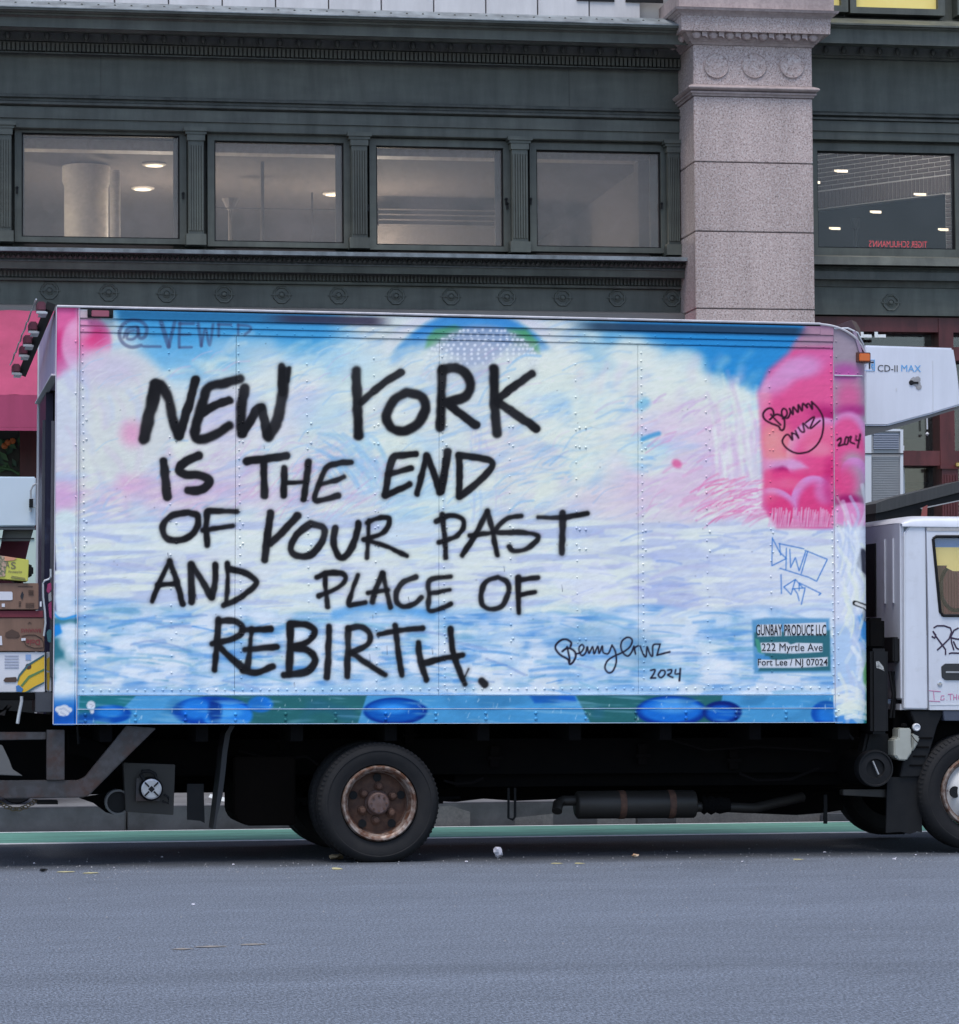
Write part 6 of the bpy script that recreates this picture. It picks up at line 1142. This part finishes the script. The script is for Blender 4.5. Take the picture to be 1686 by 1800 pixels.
for i in range(4): poly_part([(1618-i*6, 1296+i*16), (1640-i*6, 1296+i*16), (1639-i*6, 1299+i*16), (1617-i*6, 1299+i*16)], .152, .16, 'mudguard_rib', DARK, mg)
poly_part([(1560, 1366), (1621, 1366), (1621, 1463), (1612, 1462), (1600, 1466), (1585, 1462), (1558, 1464)], .18, .2, 'mud_flap', BLK, tr)
poly_part([(1482, 1388), (1580, 1388), (1585, 1400), (1584, 1406), (1560, 1402), (1482, 1398)], .22, .3, 'step_bracket', HU, tr, .004)
poly_part([(1658, 1249), (1990, 1249), (1990, 1268), (1660, 1267)], yc+.0, yc+.3, 'cab_step', mat('blue grey step', (.05, .06, .09), .5), tr, .004)
b = MB(); b.box(T(1570, 1300, .3)[0], X6, .3, 1.8, T(0, 1330, .3)[1], T(0, 1250, .3)[1]); b.build('engine_mass', DARK, tr)
for i in range(5): tube_part([(1564+i*5, 1180), (1570+i*3, 1220), (1565+i*6, 1262)], .25+.03*i, .010, 'hose', BLK)
tube_part([(1478, 1245), (1492, 1290), (1500, 1300)], .3, .01, 'hose', BLK)
# ------------------------------------------------------------------ cartons on the tail lift
tr_m = M_TR
def place(o): o.matrix_world = M_TR; return o
def carton(px0, py0, px1, py1, y0, y1, m, label, cat='box', skew=None):
    r = empty('carton', label, cat); place(r); P = skew or [(px0, py1), (px0, py0), (px1, py0), (px1, py1)]
    b = MB(); b.prism(TP(P, y0), y0, y1); o = b.build('carton_body', m, r, bevel=.004); return r
def cp(r, pts, y, m, name, th=.002): b = MB(); b.prism(TP(pts, y), y-th, y); return b.build(name, m, r)
c1 = carton(-70, 1146.5, 79, 1217, .10, .5, CARW, 'white printed carton with a bunch of yellow bananas drawn on its side')
cp(c1, [(33, 1217), (30, 1208), (33, 1190), (50, 1170), (78, 1152), (78, 1198), (62, 1206), (45, 1216)], .0985, YEL, 'print_bananas'); cp(c1, [(36, 1205), (50, 1188), (78, 1175), (78, 1178.5), (52, 1192), (39, 1207)], .0962, mat('green print', (.10, .20, .07), .7), 'print_line')
for P in ([(29.5, 1196), (33, 1186), (48, 1168), (78, 1150), (78, 1153), (50, 1171), (35, 1189), (32, 1198)], [(44, 1217), (60, 1207), (78, 1198.5), (78, 1201), (62, 1209), (50, 1217)]): cp(c1, P, .0962, TEALP, 'print_line')
cp(c1, [(28, 1206), (33, 1204), (41, 1211), (38, 1216.5), (29, 1216)], .0955, BLU, 'print_stem'); cp(c1, [(45, 1150.5), (54.5, 1150.5), (54.5, 1160), (45, 1160)], .098, mat('pale blue print', (.22, .33, .55), .7), 'print_block')
for i in range(5): cp(c1, [(8, 1152+i*5), (33, 1152+i*5), (33, 1154+i*5), (8, 1154+i*5)], .098, mat('faint print', (.36, .38, .48), .7) if i == 0 else bpy.data.materials['faint print'], 'print_line')
b = MB(); X, Z = T(50, 1171.5, .09); b.lathe([(.019, 0), (.001, -.001)], (X, .095, Z), 'Y', 16, False); b.build('hand_hole', BRN, c1)
cp(c1, [(6, 1196), (10, 1191), (28, 1190), (30, 1195), (28, 1199), (9, 1199)], .097, BRN, 'hand_hole')
c1b = carton(81.5, 1146, 90.5, 1216, .16, .6, CARW, 'narrow end of a yellow and white carton squeezed beside the rear post'); cp(c1b, [(82, 1158), (88, 1154), (88, 1180), (82, 1178)], .158, YEL, 'print_bananas'); cp(c1b, [(82, 1182), (88, 1182), (86, 1214), (83, 1212)], .158, YEL, 'print_bananas')
c2 = carton(-70, 1086, 78, 1145, .09, .5, CARD, 'brown banana carton standing upside down under a dark red lid')
lid = MB(); lid.prism(TP([(-70, 1073.5), (76, 1073.5), (76, 1085.5), (-70, 1085.5)], .085), .085, .5); lid.build('lid', mat('dark red carton board', (.15, .018, .03), .7), c2, bevel=.003)
cp(c2, [(9, 1118), (10, 1112), (21, 1106), (33, 1112), (35, 1118), (30, 1121), (13, 1121)], .0885, BRN, 'hand_hole'); cp(c2, [(48, 1096), (52, 1093), (56, 1096), (52, 1094.6)], .0885, BRN, 'hand_hole')
def ct(s, x0, x1, y0, y1, y, m, r, flip=False, bo=.01): X0, Z0 = T(x0, y1, y); X1, Z1 = T(x1, y0, y); return text(s, X0, X1, Z0, Z1, y-.001, m, r, flip=flip, bold=bo)
ct('BANANAS', 37, 72, 1105, 1112, .088, INKR, c2, True); ct('Dole', 46, 70, 1124, 1134, .088, INKR, c2, True, .02)
b = MB(); b.tube([(T(x_, y_, .086)[0], .087, T(x_, y_, .086)[1]) for x_, y_ in ((38, 1118), (50, 1115.5), (62, 1116), (73, 1122), (77, 1130), (76, 1138), (60, 1139), (46, 1134), (41, 1124))], .0025, 5); b.build('print_line', BRN, c2)
cp(c2, [(37.5, 1122), (45, 1121.5), (45, 1126), (37.5, 1126.5)], .087, CARW, 'label'); cp(c2, [(-6, 1117), (3, 1118), (4, 1134), (-6, 1134)], .088, CARW, 'label')
c3 = carton(-70, 1025, 68, 1071.5, .07, .5, CARD, 'plain brown carton with a white address label on top of the banana carton')
cp(c3, [(-6, 1040), (20, 1040), (22, 1042), (22, 1054), (19, 1055), (-6, 1055)], .068, CARW, 'label'); cp(c3, [(3, 1061), (8.5, 1061), (8.5, 1067), (3, 1067)], .068, CARW, 'label'); cp(c3, [(39, 1039), (42, 1045), (39, 1055), (35.5, 1048)], .068, INKB, 'hand_hole')
for i in range(5): cp(c3, [(50, 1037+i*2), (59, 1037+i*2), (59, 1038+i*2), (50, 1038+i*2)], .068, BRN, 'print_line')
for i in range(3): cp(c3, [(45, 1060+i*3), (60, 1060+i*3), (60, 1061+i*3), (45, 1061+i*3)], .068, BRN, 'print_line'); cp(c3, [(33, 1057+i*3.5), (37, 1057+i*3.5), (37, 1059+i*3.5), (33, 1059+i*3.5)], .068, BRN, 'print_line')
cp(c3, [(31, 1030), (58, 1030), (58, 1031.2), (31, 1031.2)], .068, BRN, 'print_line')
c4 = carton(0, 0, 0, 0, .05, .3, LIME, 'tilted lime yellow carton with faded letters at the top of the pile', skew=[(-20, 1016), (-18, 974), (51, 984), (49, 1022)])
cp(c4, [(-10, 975.5), (12, 978), (9, 1013), (-10, 1014)], .048, mat('floral print', (.45, .30, .22), .7, (.12, .14, .08), 60, amt=1, lo=.45, hi=.55), 'print_flowers'); cp(c4, [(8, 977.5), (30, 981), (24, 985), (8, 986)], .0475, mat('salmon print', (.6, .27, .16), .7), 'print_flowers')
ct('S', 19, 28, 988, 1000, .048, INKG, c4); ct('A', 9, 17, 986, 998, .048, INKG, c4); ct('Pineapples', 15, 39, 1003, 1008, .048, INKG, c4)
cp(c4, [(20, 1012), (44, 1016), (44, 1017), (20, 1013)], .048, INKG, 'print_line'); cp(c4, [(19, 1014.5), (45, 1018.5), (45, 1019.5), (19, 1015.5)], .048, INKG, 'print_line')
bag = MB(); pts = []
for i in range(15): a_ = 2*math.pi*i/15; pts.append((33+26*math.cos(a_)*(1+.12*math.sin(i*2.3)), 1003+20*math.sin(a_)*(1+.15*math.cos(i*1.7))))
bag.prism(TP(pts, .32), .32, .6); bg_ = bag.build('rubbish_bag', BLK, None, bevel=.02); bg_.matrix_world = M_TR; tag(bg_, 'crumpled black plastic bag tucked behind the lime yellow carton', 'bag')
fl = empty('produce_scraps', 'magenta and green wrapping scraps stuffed beside the grab handle', 'wrapping'); place(fl)
for pts, m in (([(84, 1026), (90, 1024), (91, 1036), (86, 1044), (82, 1040)], mat('magenta foil', (.30, .03, .12), .4)), ([(85, 1062), (91, 1056), (91, 1090), (87, 1085)], bpy.data.materials['magenta foil']), ([(82, 1112), (86, 1106), (91, 1108), (90, 1130), (84, 1128)], mat('teal foil', (.03, .13, .15), .4)), ([(85, 1044), (90, 1040), (91, 1056), (86, 1058)], GREY)): b = MB(); b.prism(TP(pts, .05), .05, .09); b.build('scrap', m, fl, bevel=.003)
# ------------------------------------------------------------------ vendor cart behind the rear of the truck
VY = 5.2
vc = empty('vendor_cart', 'white street vendor cart under the magenta awning, seen past the truck rear', 'cart'); 
def S(px, py, y=VY): return on_y(M_ST, px, py, y)
vc.matrix_world = M_ST
CW = mat('pale blue white cart enamel', (.60, .68, .74), .35, (.54, .63, .70), 3, amt=.6); CG = mat('mint white cart post', (.52, .62, .56), .4)
def sp(pts, y0, y1, name, m, parent=vc, bevel=0.): b = MB(); b.prism([S(a_, c_, y0) for a_, c_ in pts], y0, y1); return b.build(name, m, parent, bevel=bevel)
sp([(-160, 836.5), (63, 838), (63, 925), (-160, 926)], VY, VY+1.2, 'upper_body', CW, vc, .01); sp([(-160, 927), (62, 927), (62, 931), (-160, 931)], VY+.01, VY+1.2, 'drip_rail', mat('slate trim', (.09, .10, .11), .5))
sp([(-160, 1040), (63, 1040), (63, 1330), (-160, 1330)], VY, VY+1.2, 'lower_body', BLK)
sp([(-160, 1331), (62, 1331), (62, 1352), (-160, 1352)], VY+.1, VY+1.1, 'cart_frame', DARK)
for px, yy in ((-120, VY+.15), (30, VY+.15), (-120, VY+.95), (30, VY+.95)):
    X, Z = S(px, 1372, VY+.15); b = MB(); b.lathe([(.14, 0), (.15, .02), (.15, .06), (.14, .08)], (X, yy, .175+.15), 'Y', 24); b.build('wheel', BLK, vc, True)
sp([(-158, 931.5), (-152, 931.5), (-152, 1040), (-158, 1040)], VY+.02, VY+.08, 'post', CG)
sp([(40, 1040), (44, 990), (52, 955), (59, 931.5), (64, 931.5), (64, 1040)], VY, VY+.06, 'curved_post', CG); sp([(-10, 931.5), (5.5, 931.5), (2, 955), (-10, 1000)], VY, VY+.06, 'curved_post', CG)
sp([(5.5, 932.5), (59, 932.5), (52, 951), (3, 951)], VY+.08, VY+.1, 'header_panel', mat('grey header panel', (.12, .115, .10), .6)); sp([(-160, 946.5), (60, 945.5), (60, 947.5), (-160, 948.5)], VY-.01, VY, 'rod', BLK)
sp([(-160, 951.5), (60, 951.5), (60, 1039), (-160, 1039)], VY+1.1, VY+1.19, 'inner_panel', mat('wine red panel', (.12, .012, .025), .6))
X, Z = S(54, 883, VY-.03); b = MB(); b.box(X-.012, X+.018, VY-.06, VY-.002, S(0, 892)[1], S(0, 877)[1]); b.build('lock', BLK, vc); b = MB(); b.tube([(X, VY-.04, S(0, 876)[1]), (X, VY-.04, S(0, 862)[1]), (X+.02, VY-.04, S(0, 853)[1]), (X+.045, VY-.04, S(0, 850)[1])], .008, 6); b.tube([(X+.0, VY-.04, S(0, 893)[1]), (X+.0, VY-.04, S(0, 900)[1])], .01, 6); b.tube([(X+.01, VY-.04, S(0, 877)[1]), (X+.05, VY-.04, S(0, 877)[1]), (X+.05, VY-.04, S(0, 892)[1]), (X+.01, VY-.04, S(0, 892)[1])], .004, 5); b.build('lock_rod', GREY, vc)
# ------------------------------------------------------------------ louvred cabinet, folded canopy, behind the cab
kb = empty('utility_cabinet', 'tall grey louvred metal cabinet standing on the sidewalk behind the cab', 'cabinet'); kb.matrix_world = M_ST; KY = 5.0
def kp(pts, y0, y1, name, m, bevel=0.): b = MB(); b.prism([S(a_, c_, y0) for a_, c_ in pts], y0, y1); return b.build(name, m, kb, bevel=bevel)
kp([(1440, 757), (1585, 757), (1585, 1400), (1440, 1400)], KY, KY+.5, 'cabinet_body', GREY); kp([(1583, 755), (1588, 755), (1588, 1400), (1583, 1400)], KY-.02, KY, 'corner_trim', GRL); kp([(1440, 754), (1583, 754), (1583, 758), (1440, 758)], KY-.02, KY, 'top_trim', GRL); kp([(1520, 755), (1532, 755), (1532, 1400), (1528, 1400)], KY-.02, KY-.0, 'corner_trim', GRL)
kp([(1440, 796.5), (1588, 796.5), (1588, 798.5), (1440, 798.5)], KY-.025, KY-.02, 'joint', BLK); kp([(1536, 762), (1580, 762), (1580, 790), (1536, 790)], KY-.004, KY, 'louvre_recess', SLATE)
for i in range(9): kp([(1536, 763+i*3.1), (1580, 763+i*3.1), (1580, 764.3+i*3.1), (1536, 764.3+i*3.1)], KY-.016, KY-.004, 'louvre_blade', mat('louvre blade', (.36, .38, .44), .5) if i == 0 else bpy.data.materials['louvre blade'])
b = MB()
for i in range(70): P = [S(1533, 803+i*3.0, KY), S(1582, 803+i*3.0, KY), S(1582, 804.6+i*3.0, KY), S(1533, 804.6+i*3.0, KY)]; b.prism(P, KY-.008, KY)
b.build('corrugation', GREY, kb)['kind'] = 'stuff'
RK = mat('dark ribbed rack metal', (.035, .036, .036), .5, (.06, .06, .06), 8, amt=.7, stretch=(6, 1, .3))
rk = empty('folded_canopy', 'dark sloping folded canopy frame rising behind the white cab roof', 'canopy'); rk.matrix_world = M_ST; RY = 3.4
def rp_(pts, y0, y1, name, m): b = MB(); b.prism([S(a_, c_, y0) for a_, c_ in pts], y0, y1); return b.build(name, m, rk)
rp_([(1540, 885), (1560, 877.5), (1700, 843), (1700, 862), (1560, 898), (1540, 902)], RY, RY+.5, 'canopy_beam', RK); rp_([(1540, 902.5), (1560, 898.5), (1700, 862.5), (1700, 878), (1620, 893), (1612, 1390), (1540, 1390)], RY+.02, RY+.5, 'canopy_web', BLK)
rp_([(1618, 893), (1700, 876.5), (1700, 878), (1620, 895)], RY-.01, RY+.0, 'edge_strip', GREY)
b = MB(); P = [S(x_, y_, RY-.05) for x_, y_ in ((1618, 912), (1622, 892), (1630, 888), (1629, 912))]; b.prism(P, RY-.06, RY-.05); o = b.build('red_tag', mat('dusty red sign', (.30, .08, .07), .6), None); o.matrix_world = M_ST; tag(o, 'small dusty red sign between the cab roof and the dark canopy frame', 'sign')
# ------------------------------------------------------------------ litter on the road
def crumple(px, py, r, m, name, label, cat, flat=.8, seed=0, z=.0, grp=None):
    rg = random.Random(seed); X, Y = on_z(M_ST, px, py, 0); import bmesh
    bm = bmesh.new(); bmesh.ops.create_icosphere(bm, subdivisions=2, radius=r)
    for v in bm.verts: k = .6+rg.random()*.65; v.co = Vector((v.co.x*k, v.co.y*k, v.co.z*k*flat))
    lo = min(v.co.z for v in bm.verts)
    for v in bm.verts: v.co.z -= lo
    me = bpy.data.meshes.new(name); bm.to_mesh(me); bm.free(); me.materials.append(m); o = bpy.data.objects.new(name, me); COL.objects.link(o); o.matrix_world = M_ST @ Matrix.Translation((X, Y, z+.002)); return tag(o, label, cat, grp)
PAP = mat('white tissue', (.62, .60, .66), .8); crumple(875, 1509, .034, PAP, 'crumpled_paper', 'white crumpled paper on the asphalt right of the rear wheel', 'paper', 1.0, 2)
crumple(1117, 1507, .022, mat('orange foil', (.60, .30, .12), .5, (.5, .48, .4), 30, amt=1), 'wrapper', 'small orange wrapper on the shaded asphalt under the muffler', 'wrapper', .5, 3)
crumple(590, 1512, .05, mat('brown scrap', (.22, .17, .10), .8), 'cardboard_scrap', 'torn brown scrap lying against the rear tyre', 'scrap', .4, 4); crumple(76, 1533, .026, BLK, 'asphalt_lump', 'small black lump on the road at far left', 'debris', .4, 5)
b = MB(); X, Y = on_z(M_ST, 361, 1412, .19); X1_ = on_z(M_ST, 412, 1412, .19)[0]; b.add([(X, Y, .19), (X+.02, Y-.05, .24), (X+.12, Y-.05, .21), (X1_, Y-.02, .19), (X1_-.02, Y+.1, .22), (X+.05, Y+.1, .26)], [(0, 1, 2, 3, 4, 5)]); b.add([(X, Y, .185), (X+.02, Y-.05, .185), (X+.12, Y-.05, .185), (X1_, Y-.02, .185)], [(0, 1, 2, 3)]); o = b.build('paper_sheet', mat('white sheet', (.6, .65, .66), .7)); o.matrix_world = M_ST; tag(o, 'white paper sheet on the kerb behind the truck mud flap', 'paper')
for i, (px, py) in enumerate(((200, 1526), (410, 1521), (820, 1517), (1015, 1524), (1305, 1516), (1572, 1512), (1575, 1509), (1610, 1504), (1450, 1500), (700, 1520), (60, 1519), (340, 1592), (1190, 1498), (285, 1508))):
    crumple(px, py, .005+.003*(i % 3), PAP, 'paper_fleck', 'tiny white paper fleck scattered on the asphalt beside the truck', 'litter', .5, i, 0, 'white paper flecks on the road')
# grit
rg = np.random.default_rng(3); b = MB()
for i in range(900):
    X = rg.uniform(-3, 8); Y = rg.uniform(-6, 2.2) if i % 2 else rg.normal(-.2, .5); s = rg.uniform(.002, .006); b.add([(X-s, Y-s, .001), (X+s, Y-s, .001), (X, Y+s, .001), (X, Y, .001+s*1.2)], [(0, 1, 3), (1, 2, 3), (2, 0, 3)])
o = b.build('gravel', mat('pale road grit', (.22, .22, .23), .8)); o.matrix_world = M_ST; o['kind'] = 'stuff'
